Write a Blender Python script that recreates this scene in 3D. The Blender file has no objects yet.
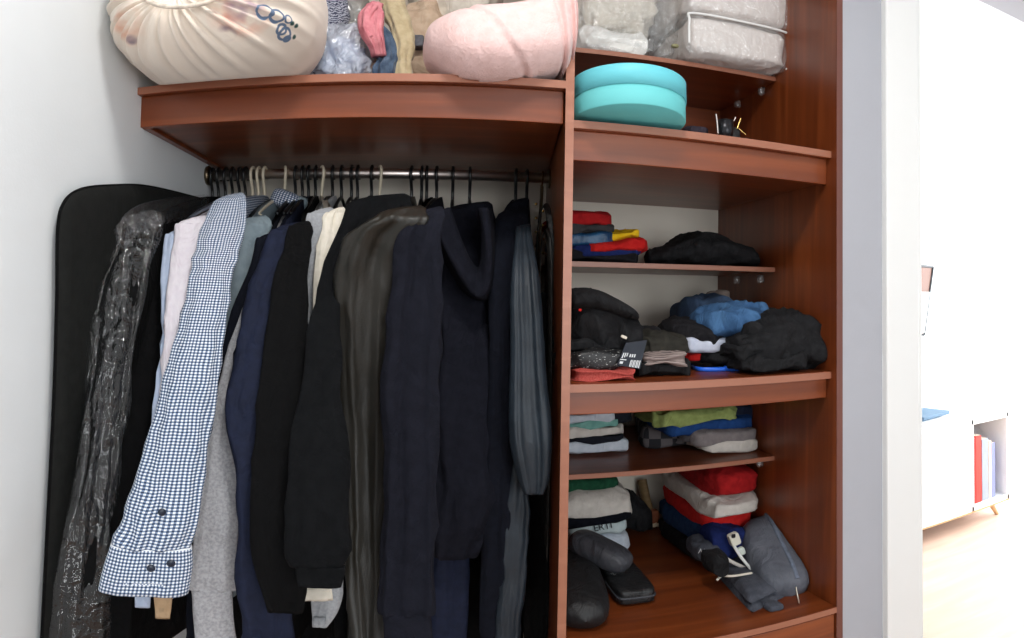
import bpy, math, random
import numpy as np
from mathutils import Vector, Matrix

# ------------------------------------------------------------------ camera
F, X0, CY = 638.2461, 427.0826, 277.0928          # pixels per radian of the panoramic lens, its axis
PITCH, ROLL = -0.0301, -0.0171
CAM = np.array([0.0, -1.10, 1.40])
def _rot():
    a = (512 - X0) / F
    c, s = math.cos(a), math.sin(a); ry = np.array([[c, -s, 0], [s, c, 0], [0, 0, 1]])
    c, s = math.cos(PITCH), math.sin(PITCH); rp = np.array([[1, 0, 0], [0, c, -s], [0, s, c]])
    c, s = math.cos(ROLL), math.sin(ROLL); rr = np.array([[c, 0, -s], [0, 1, 0], [s, 0, c]])
    return rr @ rp @ ry
ROT = _rot()
sc = bpy.context.scene
cam = bpy.data.cameras.new('camera'); cam.type = 'PANO'; cam.panorama_type = 'EQUIRECTANGULAR'
cam.longitude_min, cam.longitude_max = -512 / F, 512 / F
cam.latitude_max, cam.latitude_min = CY / F, -(638 - CY) / F
cam_o = bpy.data.objects.new('camera', cam); sc.collection.objects.link(cam_o)
r_, f_, u_ = ROT.T @ np.array([1, 0, 0]), ROT.T @ np.array([0, 1, 0]), ROT.T @ np.array([0, 0, 1])
cam_o.matrix_world = Matrix([[r_[i], u_[i], -f_[i], CAM[i]] for i in range(3)] + [[0, 0, 0, 1]])
sc.camera = cam_o

# ------------------------------------------------------------------ world, lights, exposure
w = bpy.data.worlds.new('world'); sc.world = w; w.use_nodes = True
w.node_tree.nodes['Background'].inputs[0].default_value = (.85, .93, 1, 1)
w.node_tree.nodes['Background'].inputs[1].default_value = 1.0
def area(name, loc, target, sx, sy, power, col, shape='RECTANGLE'):
    l = bpy.data.lights.new(name, 'AREA'); l.shape = shape; l.size = sx; l.size_y = sy
    l.energy = power; l.color = col
    o = bpy.data.objects.new(name, l); sc.collection.objects.link(o); o.location = loc
    o.rotation_euler = (Vector(target) - Vector(loc)).to_track_quat('-Z', 'Y').to_euler()
    return o
area('ceiling_lamp_light', (.12, -.78, 2.53), (.12, -.78, 0), .24, .24, 13.2, (1, .98, .95), 'DISK')
area('room_fill_light', (.9, -2.9, 1.55), (.3, 0, 1.3), 1.3, 1.3, 35, (.95, .98, 1))  # added front fill, as from an unseen window behind the camera
area('living_window_light', (4.75, .9, 1.5), (2.0, .9, 1.2), 1.5, 1.9, 165, (.97, .99, 1))
sc.view_settings.view_transform = 'Standard'; sc.view_settings.look = 'None'
sc.view_settings.gamma = 1; sc.view_settings.use_curve_mapping = False
sc.view_settings.exposure = -0.12

# ------------------------------------------------------------------ helpers
def ray(px, py):
    az, el = (px - 512) / F, (CY - py) / F
    return ROT.T @ np.array([math.sin(az) * math.cos(el), math.cos(az) * math.cos(el), math.sin(el)])
def at(px, py, Y=None, X=None, Z=None):
    d = ray(px, py)
    if Y is not None: t = (Y - CAM[1]) / d[1]
    elif X is not None: t = (X - CAM[0]) / d[0]
    else: t = (Z - CAM[2]) / d[2]
    return CAM + d * t
def lin(c):
    return tuple(((v / 255) / 12.92 if v / 255 <= .04045 else ((v / 255 + .055) / 1.055) ** 2.4) for v in c)
def nz(P, freq, seed, n=7):
    r = np.random.RandomState(seed); K = r.normal(size=(n, 3)); K /= np.linalg.norm(K, axis=1)[:, None]
    K *= freq * r.uniform(.6, 1.5, (n, 1)); ph = r.uniform(0, 6.28, n)
    return np.sin(P @ K.T + ph).sum(-1) / math.sqrt(n) * .8
def ridge(P, freq, seed): return 1 - 2 * np.abs(np.clip(nz(P, freq, seed), -1, 1))
ORG = {}
def surf(P, px, py):
    """the point of a surface that the eye sees at a picture position"""
    Q = P.reshape(-1, 3) - CAM; L = np.linalg.norm(Q, axis=1); c = (Q @ ray(px, py)) / L; k = np.where(c > max(c.max() - 6e-5, .99985), L, 9e9)
    return P.reshape(-1, 3)[int(np.argmin(k)) if k.min() < 9e8 else int(np.argmax(c))]
def osurf(o, px, py, off=.0025):
    V = np.empty(len(o.data.vertices) * 3); o.data.vertices.foreach_get('co', V)
    return surf(V.reshape(-1, 3) + ORG[o], px, py) - ray(px, py) * off
def link(o): sc.collection.objects.link(o); return o
def tag(o, label, cat, group=None, kind=None):
    o['label'] = label; o['category'] = cat
    if group: o['group'] = group
    if kind: o['kind'] = kind
    return o
def thing(name, loc, label, cat, group=None):
    o = link(bpy.data.objects.new(name, None)); o.location = loc; o.empty_display_size = .03
    ORG[o] = np.array(loc, float); return tag(o, label, cat, group)
def mesh_obj(name, V, Fc, mat, parent=None, smooth=True, luv=None):
    V = np.asarray(V, float).reshape(-1, 3)
    if parent is None: org = np.array([V[:, 0].mean(), V[:, 1].mean(), V[:, 2].min()])
    else: org = ORG[parent]
    me = bpy.data.meshes.new(name); me.from_pydata((V - org).tolist(), [], [tuple(int(i) for i in f) for f in Fc])
    if luv is not None:
        me.uv_layers.new(name='UVMap').data.foreach_set('uv', np.asarray(luv, np.float32).ravel())
    me.polygons.foreach_set('use_smooth', [smooth] * len(me.polygons))
    if mat: me.materials.append(mat)
    me.update()
    o = link(bpy.data.objects.new(name, me)); ORG[o] = org
    if parent is None: o.location = org
    else: o.parent = parent
    return o
def grid(name, P, mat, parent=None, cyc=True, cap0=True, cap1=True, smooth=True):
    """P[rows, cols, 3]; cyc closes the columns; caps close the ends."""
    R, C = P.shape[:2]; V = P.reshape(-1, 3); Fc = []; uv = []
    du = np.linalg.norm(np.diff(np.concatenate([P, P[:, :1]], 1), axis=1), axis=2).mean(0); U = np.concatenate([[0], np.cumsum(du)])
    dv = np.linalg.norm(np.diff(P, axis=0), axis=2).mean(1); W = np.concatenate([[0], np.cumsum(dv)])
    for i in range(R - 1):
        for j in range(C if cyc else C - 1):
            k = (j + 1) % C
            Fc.append((i * C + j, (i + 1) * C + j, (i + 1) * C + k, i * C + k))
            uv += [(U[j], W[i]), (U[j], W[i + 1]), (U[j + 1], W[i + 1]), (U[j + 1], W[i])]
    if cyc and cap0: Fc.append(tuple(range(C))); uv += [(0, 0)] * C
    if cyc and cap1: Fc.append(tuple((R - 1) * C + j for j in reversed(range(C)))); uv += [(0, 0)] * C
    return mesh_obj(name, V, Fc, mat, parent, smooth, uv)
BOXF = [(0, 3, 2, 1), (4, 5, 6, 7), (0, 1, 5, 4), (1, 2, 6, 5), (2, 3, 7, 6), (3, 0, 4, 7)]
def box(name, x0, x1, y0, y1, z0, z1, mat, parent=None, bev=.0015, yaw=0, skew=0, sk0=0, sk1=0):
    V = np.array([(x0, y0, z0), (x1, y0, z0), (x1, y1, z0), (x0, y1, z0), (x0, y0, z1), (x1, y0, z1), (x1, y1, z1), (x0, y1, z1)], float)
    V[[2, 6], 0] += skew + sk1; V[[3, 7], 0] += skew + sk0
    if yaw:
        c = V.mean(0); ca, sa = math.cos(yaw), math.sin(yaw); d = V - c
        V = np.stack([c[0] + ca * d[:, 0] - sa * d[:, 1], c[1] + sa * d[:, 0] + ca * d[:, 1], V[:, 2]], 1)
    o = mesh_obj(name, V, BOXF, mat, parent, False)
    if bev:
        m = o.modifiers.new('bevel', 'BEVEL'); m.width = bev; m.segments = 2
    return o
def struct(o): o['kind'] = 'structure'; return o
def catmull(A, n):
    A = np.asarray(A, float); m = len(A); out = []
    t = np.linspace(0, m - 1, n)
    for u in t:
        i = min(int(u), m - 2); f = u - i
        p0, p1, p2, p3 = A[max(i - 1, 0)], A[i], A[i + 1], A[min(i + 2, m - 1)]
        out.append(.5 * ((2 * p1) + (-p0 + p2) * f + (2 * p0 - 5 * p1 + 4 * p2 - p3) * f * f + (-p0 + 3 * p1 - 3 * p2 + p3) * f ** 3))
    return np.array(out)
def tube(name, pts, r, mat, parent=None, n=8, rows=None, flat=1.0, taper=None):
    pts = catmull(pts, rows or max(2, len(pts) * 5)); T = np.gradient(pts, axis=0); T /= np.linalg.norm(T, axis=1)[:, None] + 1e-12
    P = []; up = np.array([0, 0, 1.]) if abs(T[0][2]) < .9 else np.array([0, 1., 0])
    for i, (p, t) in enumerate(zip(pts, T)):
        a = up - t * (up @ t); a /= np.linalg.norm(a) + 1e-9; b = np.cross(t, a); up = a
        rr = r * (taper[0] + (taper[1] - taper[0]) * i / (len(pts) - 1) if taper else 1)
        P.append([p + a * math.cos(q) * rr + b * math.sin(q) * rr * flat for q in np.linspace(0, 2 * math.pi, n, False)])
    return grid(name, np.array(P), mat, parent)
def sp(v, e): return np.sign(v) * np.abs(v) ** e
def blob(name, c, s, mat, parent=None, e1=.5, e2=.4, yaw=0, tilt=0, layers=0, groove=.05, amp=.0, freq=30, crease=0, cfreq=25, seed=1, rows=26, cols=64, flat=None, sag=0):
    """a soft super-ellipsoid: folded or crumpled cloth; s = full sizes"""
    ph = np.linspace(-math.pi / 2, math.pi / 2, rows)[:, None]; th = np.linspace(0, 2 * math.pi, cols, False)[None, :]
    cx, cy_, cz = sp(np.cos(ph), e1) * sp(np.cos(th), e2), sp(np.cos(ph), e1) * sp(np.sin(th), e2), sp(np.sin(ph), e1) * np.ones_like(th)
    if layers:
        g = 1 - groove * np.abs(np.cos(math.pi * layers * (cz + 1) / 2)) ** 6
        cx = cx * g; cy_ = cy_ * g
    P = np.stack([cx * s[0] / 2, cy_ * s[1] / 2, cz * s[2] / 2], -1)
    N = np.stack([cx / s[0], cy_ / s[1], cz / s[2]], -1); N /= np.linalg.norm(N, axis=-1)[..., None] + 1e-9
    if amp: P = P + N * (amp * nz(P, freq * 3, seed))[..., None]
    if crease: P = P + N * (crease * (ridge(P, cfreq * 2.6, seed + 3) + .6 * ridge(P, cfreq * 5.5, seed + 5)))[..., None]
    if sag: P[..., 2] -= sag * ((P[..., 0] / s[0] * 2) ** 2 + (P[..., 1] / s[1] * 2) ** 2)
    if tilt:
        ca, sa = math.cos(tilt), math.sin(tilt)
        P = np.stack([ca * P[..., 0] - sa * P[..., 2], P[..., 1], sa * P[..., 0] + ca * P[..., 2]], -1)
    ca, sa = math.cos(yaw), math.sin(yaw)
    P = np.stack([ca * P[..., 0] - sa * P[..., 1], sa * P[..., 0] + ca * P[..., 1], P[..., 2]], -1) + np.array(c)
    if flat is not None: P[..., 2] = np.maximum(P[..., 2], flat)
    return grid(name, P, mat, parent)
def pxblob(name, mat, xl, xr, yt, yb, Yf, d, parent=None, zb=None, **k):
    """folded cloth whose front face spans the picture rectangle at depth Yf and which is d deep"""
    a, b = at(xl, (yt + yb) / 2, Y=Yf), at(xr, (yt + yb) / 2, Y=Yf); m = (xl + xr) / 2
    zt = at(m, yt, Y=Yf)[2]; z0 = at(m, yb, Y=Yf)[2] if zb is None else zb
    return blob(name, ((a[0] + b[0]) / 2, Yf + d / 2, (zt + z0) / 2), (b[0] - a[0], d, zt - z0), mat, parent, flat=z0, **k)
def lathe(name, prof, c, mat, parent=None, n=48, axis=None):
    P = []
    for r, z in prof: P.append([(r * math.cos(q), r * math.sin(q), z) for q in np.linspace(0, 2 * math.pi, n, False)])
    P = np.array(P)
    if axis is not None:
        M = np.array(Vector((0, 0, 1)).rotation_difference(Vector(axis)).to_matrix()); P = P @ M.T
    return grid(name, P + np.array(c), mat, parent)
def YX(px, X): return X / math.tan((px - X0) / F) + CAM[1]
def pxloft(name, mat, st, parent=None, b=.5, rows=46, n=56, fold=.3, nf=3.0, amp=.003, seed=1, open_end=False, tmax=None, head=True, e=.62, hk=1.0):
    """cloth tube through picture stations (left, right, y, depth Y): a sleeve, a hanging strip"""
    A = []
    if head:                                       # shoulder head sloping up towards the neck
        xl, xr, y, Y = st[0]; wd = xr - xl; k = min(14, wd * .38) * hk
        st = [(xr - wd * .16, xr - wd * .1, y - k * .75, Y + .03), (xr - wd * .5, xr - wd * .02, y - k * .55, Y + .02), (xl + wd * .2, xr, y - k * .18, Y + .01), (xl + wd * .05, xr, y + k * .35, Y)] + list(st[1:])
    for xl, xr, y, Y in st:
        c = at((xl + xr) / 2, y, Y=Y); v = (c - CAM) * np.array([1, 1, 0]); dist = np.linalg.norm(v); v /= dist
        A.append(np.concatenate([c, [(xr - xl) / 2 / F * dist], v[:2]]))
    A = catmull(A, rows); th = np.linspace(0, 2 * math.pi, n, False) + math.pi / 2; P = []
    r = np.random.RandomState(seed); p1, p2, p3 = r.uniform(0, 6, 3); d1, d2 = r.uniform(-2.5, 2.5, 2)
    for i, a in enumerate(A):
        c, hw, v = a[:3], max(a[3], .0015), np.array([a[4], a[5], 0]); v /= np.linalg.norm(v); rt = np.array([v[1], -v[0], 0])
        t = i / (rows - 1); hb = hw * b
        if tmax: hb = min(hb, tmax)
        env = min(1, t * 4); lat = np.cos(th)
        f = np.sin(nf * lat + p1 + d1 * t) * .6 + np.sin(nf * 2.2 * lat + p2 + d2 * t + 1.5 * math.sin(3 * t + p3)) * .4 + .25 * np.sin(nf * 4.3 * lat + p3 - 3 * t)
        rp = 1 + fold * env * f * (1 - np.abs(lat) ** 6)
        P.append(c + rt * (hw * sp(lat, .9))[:, None] + v * (hb * sp(np.sin(th), e) * rp)[:, None])
    P = np.array(P); ce = P.mean(1, keepdims=True); N = P - ce; N /= np.linalg.norm(N, axis=-1)[..., None] + 1e-9
    Q = P * np.array([1, 1, .5]); env = np.clip(np.linspace(0, 1, rows) * 4, 0.1, 1)[:, None]
    P = P + N * (env * amp * (nz(Q, 45, seed + 1) + .9 * ridge(Q + .02 * nz(Q, 20, seed)[..., None], 95, seed + 2)))[..., None]
    if open_end:
        e_ = P[-1]; m = e_.mean(0); P = np.concatenate([P, [m + (e_ - m) * .86 + [0, 0, .001], m + (e_ - m) * .8 + [0, 0, .02]]])
    return grid(name, P, mat, parent)
def torso(name, mat, N, S, hem, back, t, parent=None, seed=1, shift=(0, 0), rnd=.03, fl=.0, rows=26, n=48, fold=.35):
    """body of a garment on a hanger: N neck point, S front shoulder tip"""
    N, S = np.array(N, float), np.array(S, float); d = (S - N) * np.array([1, 1, 0]); L = np.linalg.norm(d); d /= L; nn = np.array([-d[1], d[0], 0])
    drop = N[2] - S[2]; th = np.linspace(0, 2 * math.pi, n, False); r = np.random.RandomState(seed); P = []
    for i in range(rows):
        v = (i / (rows - 1)) ** 1.3; u = np.cos(th); au = np.abs(u)
        Lu = np.where(u > 0, L, back) * (1 + fl * v); ztop = N[2] - drop * au ** 1.3 - rnd * np.clip((au - .75) / .25, 0, 1) ** 2
        tt = t * (.35 + .65 * min(1, v * 9)) * (1 + .2 * v)
        rip = 1 + fold * min(1, v * 2) * (.5 * np.sin(7 * u + seed) + .35 * np.sin(13 * u + 2 * seed + 2 * v))
        w_ = tt * sp(np.sin(th), .75) * rip
        z = ztop + v * (hem - ztop)
        P.append(N * np.array([1, 1, 0]) + d * (Lu * u)[:, None] + nn * w_[:, None] + np.stack([np.full(n, shift[0] * v), np.full(n, shift[1] * v), z], 1))
    P = np.array(P); P = P + (nn * .004) * nz(P * np.array([1, 1, .4]), 35, seed)[..., None]
    return grid(name, P, mat, parent)

# ------------------------------------------------------------------ materials
MATS = {}
def newmat(name):
    m = bpy.data.materials.new(name); m.use_nodes = True; nt = m.node_tree; b = nt.nodes['Principled BSDF']
    MATS[name] = m; return m, nt, b
def nd(nt, typ, **k):
    n = nt.nodes.new(typ)
    for a, v in k.items(): setattr(n, a, v)
    return n
def noise_mix(nt, b, c1, c2, scale, vec=None, detail=4, lo=.35, hi=.65):
    n = nd(nt, 'ShaderNodeTexNoise'); n.inputs['Scale'].default_value = scale; n.inputs['Detail'].default_value = detail
    if vec is not None: nt.links.new(vec, n.inputs['Vector'])
    cr = nd(nt, 'ShaderNodeValToRGB'); cr.color_ramp.elements[0].position = lo; cr.color_ramp.elements[1].position = hi
    cr.color_ramp.elements[0].color = (*c1, 1); cr.color_ramp.elements[1].color = (*c2, 1)
    nt.links.new(n.outputs['Fac'], cr.inputs[0]); nt.links.new(cr.outputs[0], b.inputs['Base Color']); return n, cr
def bump(nt, b, src, strength, dist=.002):
    bp = nd(nt, 'ShaderNodeBump'); bp.inputs['Strength'].default_value = strength; bp.inputs['Distance'].default_value = dist
    nt.links.new(src, bp.inputs['Height']); nt.links.new(bp.outputs[0], b.inputs['Normal'])
def fabric(name, c, c2=None, rough=.9, weave=700, bs=.35, sheen=.0, scale=60, spec=.2, wr=.55):
    m, nt, b = newmat(name); c2 = c2 or tuple(min(255, v * 1.18 + 3) for v in c)
    tc = nd(nt, 'ShaderNodeTexCoord'); noise_mix(nt, b, lin(c), lin(c2), scale, tc.outputs['Object'])
    n = nd(nt, 'ShaderNodeTexNoise'); n.inputs['Scale'].default_value = weave; nt.links.new(tc.outputs['Object'], n.inputs['Vector'])
    mp = nd(nt, 'ShaderNodeMapping'); mp.inputs['Scale'].default_value = (1, 1, .55); nt.links.new(tc.outputs['Object'], mp.inputs['Vector'])
    n2 = nd(nt, 'ShaderNodeTexNoise'); n2.inputs['Scale'].default_value = 26; n2.inputs['Detail'].default_value = 3; n2.inputs['Distortion'].default_value = 1.4; nt.links.new(mp.outputs[0], n2.inputs['Vector'])
    b2 = nd(nt, 'ShaderNodeBump'); b2.inputs['Strength'].default_value = wr; b2.inputs['Distance'].default_value = .012; nt.links.new(n2.outputs['Fac'], b2.inputs['Height'])
    bump(nt, b, n.outputs['Fac'], bs, .0015); nt.links.new(b2.outputs[0], [q for q in nt.nodes if q.type == 'BUMP' and q != b2][0].inputs['Normal'])
    b.inputs['Roughness'].default_value = rough; b.inputs['Sheen Weight'].default_value = sheen; b.inputs['Sheen Roughness'].default_value = .5
    b.inputs['Specular IOR Level'].default_value = spec; return m
def plain(name, c, rough=.5, metal=0, spec=.5, bs=0, bscale=200, coat=0):
    m, nt, b = newmat(name); b.inputs['Base Color'].default_value = (*lin(c), 1); b.inputs['Roughness'].default_value = rough
    b.inputs['Metallic'].default_value = metal; b.inputs['Specular IOR Level'].default_value = spec; b.inputs['Coat Weight'].default_value = coat
    tc = nd(nt, 'ShaderNodeTexCoord'); n = nd(nt, 'ShaderNodeTexNoise'); n.inputs['Scale'].default_value = bscale; nt.links.new(tc.outputs['Object'], n.inputs['Vector'])
    bump(nt, b, n.outputs['Fac'], bs or .05, .001); return m
def wood(name, sx, sy, sz, c1=(104, 42, 24), c2=(150, 70, 40), rough=.36):
    m, nt, b = newmat(name); tc = nd(nt, 'ShaderNodeTexCoord'); mp = nd(nt, 'ShaderNodeMapping')
    mp.inputs['Scale'].default_value = (sx, sy, sz); nt.links.new(tc.outputs['Object'], mp.inputs['Vector'])
    n, cr = noise_mix(nt, b, lin(c1), lin(c2), 1, mp.outputs[0], 8, .25, .75); n.inputs['Distortion'].default_value = .6
    e = cr.color_ramp.elements.new(.5); e.color = (*lin(tuple((a + d) / 2 - 4 for a, d in zip(c1, c2))), 1)
    bump(nt, b, n.outputs['Fac'], .06, .001); b.inputs['Roughness'].default_value = rough; b.inputs['Specular IOR Level'].default_value = .5
    b.inputs['Coat Weight'].default_value = .15; b.inputs['Coat Roughness'].default_value = .3; return m
WC1, WC2 = (98, 43, 17), (148, 76, 36)
wood_h = wood('wood_grain_along', 1.6, 26, 26, WC1, WC2)
wood_v = wood('wood_grain_upright', 26, 26, 1.6, WC1, WC2)
wood_lip = wood('wood_edge_band', 1.5, 40, 40, (154, 98, 74), (172, 114, 90), .42)
wood_edge = wood('wood_panel_edge', 40, 40, 1.5, (104, 60, 50), (122, 74, 62), .45)
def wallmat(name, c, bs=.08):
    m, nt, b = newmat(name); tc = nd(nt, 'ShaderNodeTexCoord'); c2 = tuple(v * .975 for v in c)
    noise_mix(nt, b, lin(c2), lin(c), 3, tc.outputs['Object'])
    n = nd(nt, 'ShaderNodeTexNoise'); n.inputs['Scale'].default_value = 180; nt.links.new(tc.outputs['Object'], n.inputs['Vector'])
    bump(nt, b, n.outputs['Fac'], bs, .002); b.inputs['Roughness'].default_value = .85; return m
wall_white = wallmat('wall_paint_white', (233, 237, 239))
wall_shaded = wallmat('wall_paint_shaded', (176, 177, 184))  # shade beside the wardrobe put into the colour, greyer than the white walls
wall_cream = wallmat('wall_paint_cream', (242, 234, 220))
trim_white = plain('trim_paint', (240, 240, 238), .45)
floor_wood = wood('floor_pale_wood', 2, 14, 2, (200, 166, 146), (218, 188, 170), .5)
def clear(name, fac=.22, rough=.12, tint=(255, 255, 255), bs=.6, bscale=40, gloss=.14):
    m, nt, b = newmat(name); b.inputs['Base Color'].default_value = (*lin(tint), 1); b.inputs['Roughness'].default_value = .5
    tr = nd(nt, 'ShaderNodeBsdfTransparent'); mx = nd(nt, 'ShaderNodeMixShader'); mx.inputs[0].default_value = fac
    gl = nd(nt, 'ShaderNodeBsdfGlossy'); gl.inputs['Roughness'].default_value = rough; m2 = nd(nt, 'ShaderNodeMixShader'); m2.inputs[0].default_value = gloss
    tc = nd(nt, 'ShaderNodeTexCoord'); n = nd(nt, 'ShaderNodeTexNoise'); n.inputs['Scale'].default_value = bscale; n.inputs['Detail'].default_value = 3; n.inputs['Distortion'].default_value = 1.2
    nt.links.new(tc.outputs['Object'], n.inputs['Vector']); bump(nt, b, n.outputs['Fac'], bs, .012)
    nt.links.new([q for q in nt.nodes if q.type == 'BUMP'][0].outputs[0], gl.inputs['Normal'])
    nt.links.new(tr.outputs[0], mx.inputs[1]); nt.links.new(b.outputs[0], mx.inputs[2]); nt.links.new(mx.outputs[0], m2.inputs[1]); nt.links.new(gl.outputs[0], m2.inputs[2])
    nt.links.new(m2.outputs[0], nt.nodes['Material Output'].inputs[0]); return m
plastic_clear = clear('clear_plastic_film', .12, .1, gloss=.08)
plastic_dark = clear('clear_plastic_cover', .01, .09, (200, 205, 210), 1.0, 30, .065)

# ------------------------------------------------------------------ measures of the wardrobe (metres, world)
XL, XD, XR, DEP = -.5485, .2533, .8218, .577
ZLb, ZLt, ZU, ZUb, ZM, ZMb, ZB = 1.7175, 1.7973, 1.7282, 1.6543, 1.2424, 1.1823, .6816
RY, RZ = .4058, 1.6878
INS = .256
HC = 2.62
# ------------------------------------------------------------------ the room
DB = .76                                                     # depth of the lower right compartments
def sbox(name, *a, **k): return struct(box(name, *a, bev=k.pop('bev', 0), **k))
sbox('floor', -.7, 5.1, -3.15, 2.1, -.05, 0, floor_wood)
sbox('ceiling', -.7, 5.1, -3.15, 2.1, HC, HC + .05, wall_white)
sbox('wall_left', XL - .12, XL, -3.15, .9, 0, HC, wall_white)
sbox('wall_back', XL, .838, DB, DB + .1, 0, HC, wall_cream)
sbox('wall_right', .838, .951, 0, .13, 0, HC, wall_shaded)
sbox('wall_header', .951, 2.3, 0, .13, 2.36, HC, wall_shaded)
sbox('wall_side', 1.98, 2.3, 0, .13, 0, 2.36, wall_white)
sbox('wall_east', 2.3, 2.4, -3.15, .13, 0, HC, wall_white)
struct(box('trim_1', .951, 1.052, -.018, .001, 0, 2.36, trim_white, bev=.004))
struct(box('trim_2', 1.0515, 1.067, -.012, .145, 0, 2.36, trim_white, bev=.003))
# wall behind the camera with an unseen window opening added for the fill light
for x0, x1, z0, z1 in ((XL, .25, 0, HC), (1.55, 2.3, 0, HC), (.25, 1.55, 0, .9), (.25, 1.55, 2.2, HC)):
    sbox('wall_front', x0, x1, -3.15, -3.05, z0, z1, wall_white)
for x0, x1, z0, z1 in ((.25, .3, .9, 2.2), (1.5, 1.55, .9, 2.2), (.3, 1.5, .9, .95), (.3, 1.5, 2.15, 2.2), (.88, .92, .95, 2.15)):
    sbox('fill_window', x0, x1, -3.13, -3.07, z0, z1, trim_white)
# living room beyond the doorway
sbox('wall_closet_side', .838, .951, .13, 2.0, 0, HC, wall_white)
sbox('wall_far', .85, 5.1, 1.95, 2.05, 0, HC, wall_white)
for y0, y1, z0, z1 in ((.13, .2, 0, HC), (1.7, 1.95, 0, HC), (.2, 1.7, 0, .45), (.2, 1.7, 2.45, HC)):
    sbox('wall_window_side', 5.0, 5.1, y0, y1, z0, z1, wall_white)
sbox('wall_living_near', 2.4, 5.0, .03, .13, 0, HC, wall_white)
for y0, y1, z0, z1 in ((.2, .25, .45, 2.45), (1.65, 1.7, .45, 2.45), (.25, 1.65, .45, .5), (.25, 1.65, 2.4, 2.45)):
    sbox('window_2', 5.02, 5.08, y0, y1, z0, z1, trim_white)
sbox('trim_3', 3.6, 4.7, 1.9, 1.952, 1.9, 1.96, trim_white, bev=.01)      # moulded head of the far door frame
sbox('trim_4', 3.66, 4.64, 1.915, 1.952, 1.8, 1.9, trim_white, bev=.008)
sbox('trim_5', 3.8, 3.9, 1.925, 1.952, 0, 1.8, trim_white, bev=.006)

# ------------------------------------------------------------------ the wardrobe
W = thing('built_in_wardrobe', ((XL + XR) / 2, .3, 0), 'reddish brown wooden open wardrobe with shelves and clothes rail built between the walls', 'wardrobe')
TH = .0155
box('side_panel', XR, XR + .016, 0, DB, 0, 2.5, wood_v, W)
box('divider', XD - TH, XD, 0, DB, 0, 2.5, wood_v, W, skew=.075 * DB / .577)
box('divider_edge', XD - TH, XD, -.0012, .0002, 0, 2.5, wood_lip, W, bev=0)['label'] = 'pale edge band on the divider front'
box('side_panel_edge', XR, XR + .016, -.0012, .0002, 0, 2.5, wood_edge, W, bev=0)
box('top_board', XL, XR, 0, .577, 2.42, 2.44, wood_h, W)
box('back_panel', XD + .06, XR, .577, .59, ZMb + .0, 2.42, wall_cream, W, 0)
box('back_board', XD + .07, XR, .568, .576, ZU, 1.963, wood_h, W, 0)
box('back_panel', XL, XD + .06, .577, .59, 0, 2.42, wall_cream, W, 0)
def shelf_box(x0, x1, zt, zb, y0=0, lip=.0165, sk0=0, sk1=0, d=.577):
    k0, k1 = sk0 * (d - y0) / .577, sk1 * (d - y0) / .577
    s = box('shelf', x0, x1, y0, d, zt - lip, zt, wood_h, W, sk0=k0, sk1=k1)
    box('lip', x0, x1, y0 - .0012, y0 + .0005, zt - lip + .0008, zt - .0008, wood_lip, s, bev=0)
    box('fascia', x0, x1, y0 + .016, y0 + .032, zb, zt - lip, wood_h, W)
    box('bottom_panel', x0, x1, y0 + .032, d, zb + .006, zb + .016, wood_h, W, sk0=k0, sk1=k1)
    return s
shelf_box(XL, XD - TH, ZLt, ZLb, sk1=.075)
box('cleat', XL, XL + .016, .026, .577, ZLb - .001, ZLb + .02, wood_h, W)
shelf_box(XD + .0026, XR, ZU, ZUb, .02, sk0=.075)
shelf_box(XD + .0026, XR, ZM, ZMb, .02, sk0=.075, d=DB)
for zt in (1.975, 1.479, 1.003):
    d = DB if zt < 1.1 else .577
    s = box('shelf', XD + .035, XR, INS, d, zt - .0125, zt, wood_h, W)
    box('lip', XD + .035, XR, INS - .0012, INS + .0005, zt - .0118, zt - .0006, wood_lip, s, bev=0)
    for y in (INS + .05, INS + .18):
        p = blob('shelf_pin', (XR - .012, y, zt - .028), (.014, .016, .02), plastic_clear, W, e1=.3, e2=.3, rows=8, cols=12)
s = box('shelf', XD, XR, 0, DB, ZB - .0165, ZB, wood_h, W, sk0=.098)
box('lip', XD, XR, -.0012, .0005, ZB - .0157, ZB - .0008, wood_lip, s, bev=0)
for z0, z1 in ((.36, ZB - .021), (.08, .354)):
    dr = box('drawer_front', XD + .002, XR - .002, .004, .022, z0, z1, wood_h, W)
    tube('drawer_handle', [(XD + .2, .003, (z0 + z1) / 2), (XD + .2, -.02, (z0 + z1) / 2), (XD + .36, -.02, (z0 + z1) / 2), (XD + .36, .003, (z0 + z1) / 2)], .004, plain('handle_metal', (170, 170, 170), .3, 1), dr)
box('base_board', XL, XD - TH, .0, .577, .06, .08, wood_h, W, sk1=.075)
box('back_rail', XL, XD + .055, .553, .576, .665, .69, wood_h, W)
chrome = plain('rail_chrome', (226, 214, 208), .38, 1)
rail = tube('clothes_rail', [(XL, RY, RZ), (.3, RY, RZ)], .0125, chrome, W, n=16, rows=2)
for x in (XL + .006, .292):
    lathe('rail_bracket', [(.0001, -.006), (.024, -.006), (.026, 0), (.02, .006), (.0001, .006)], (x, RY, RZ), plain('bracket_metal', (120, 105, 85), .35, 1), rail, n=20, axis=(1, 0, 0))

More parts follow.
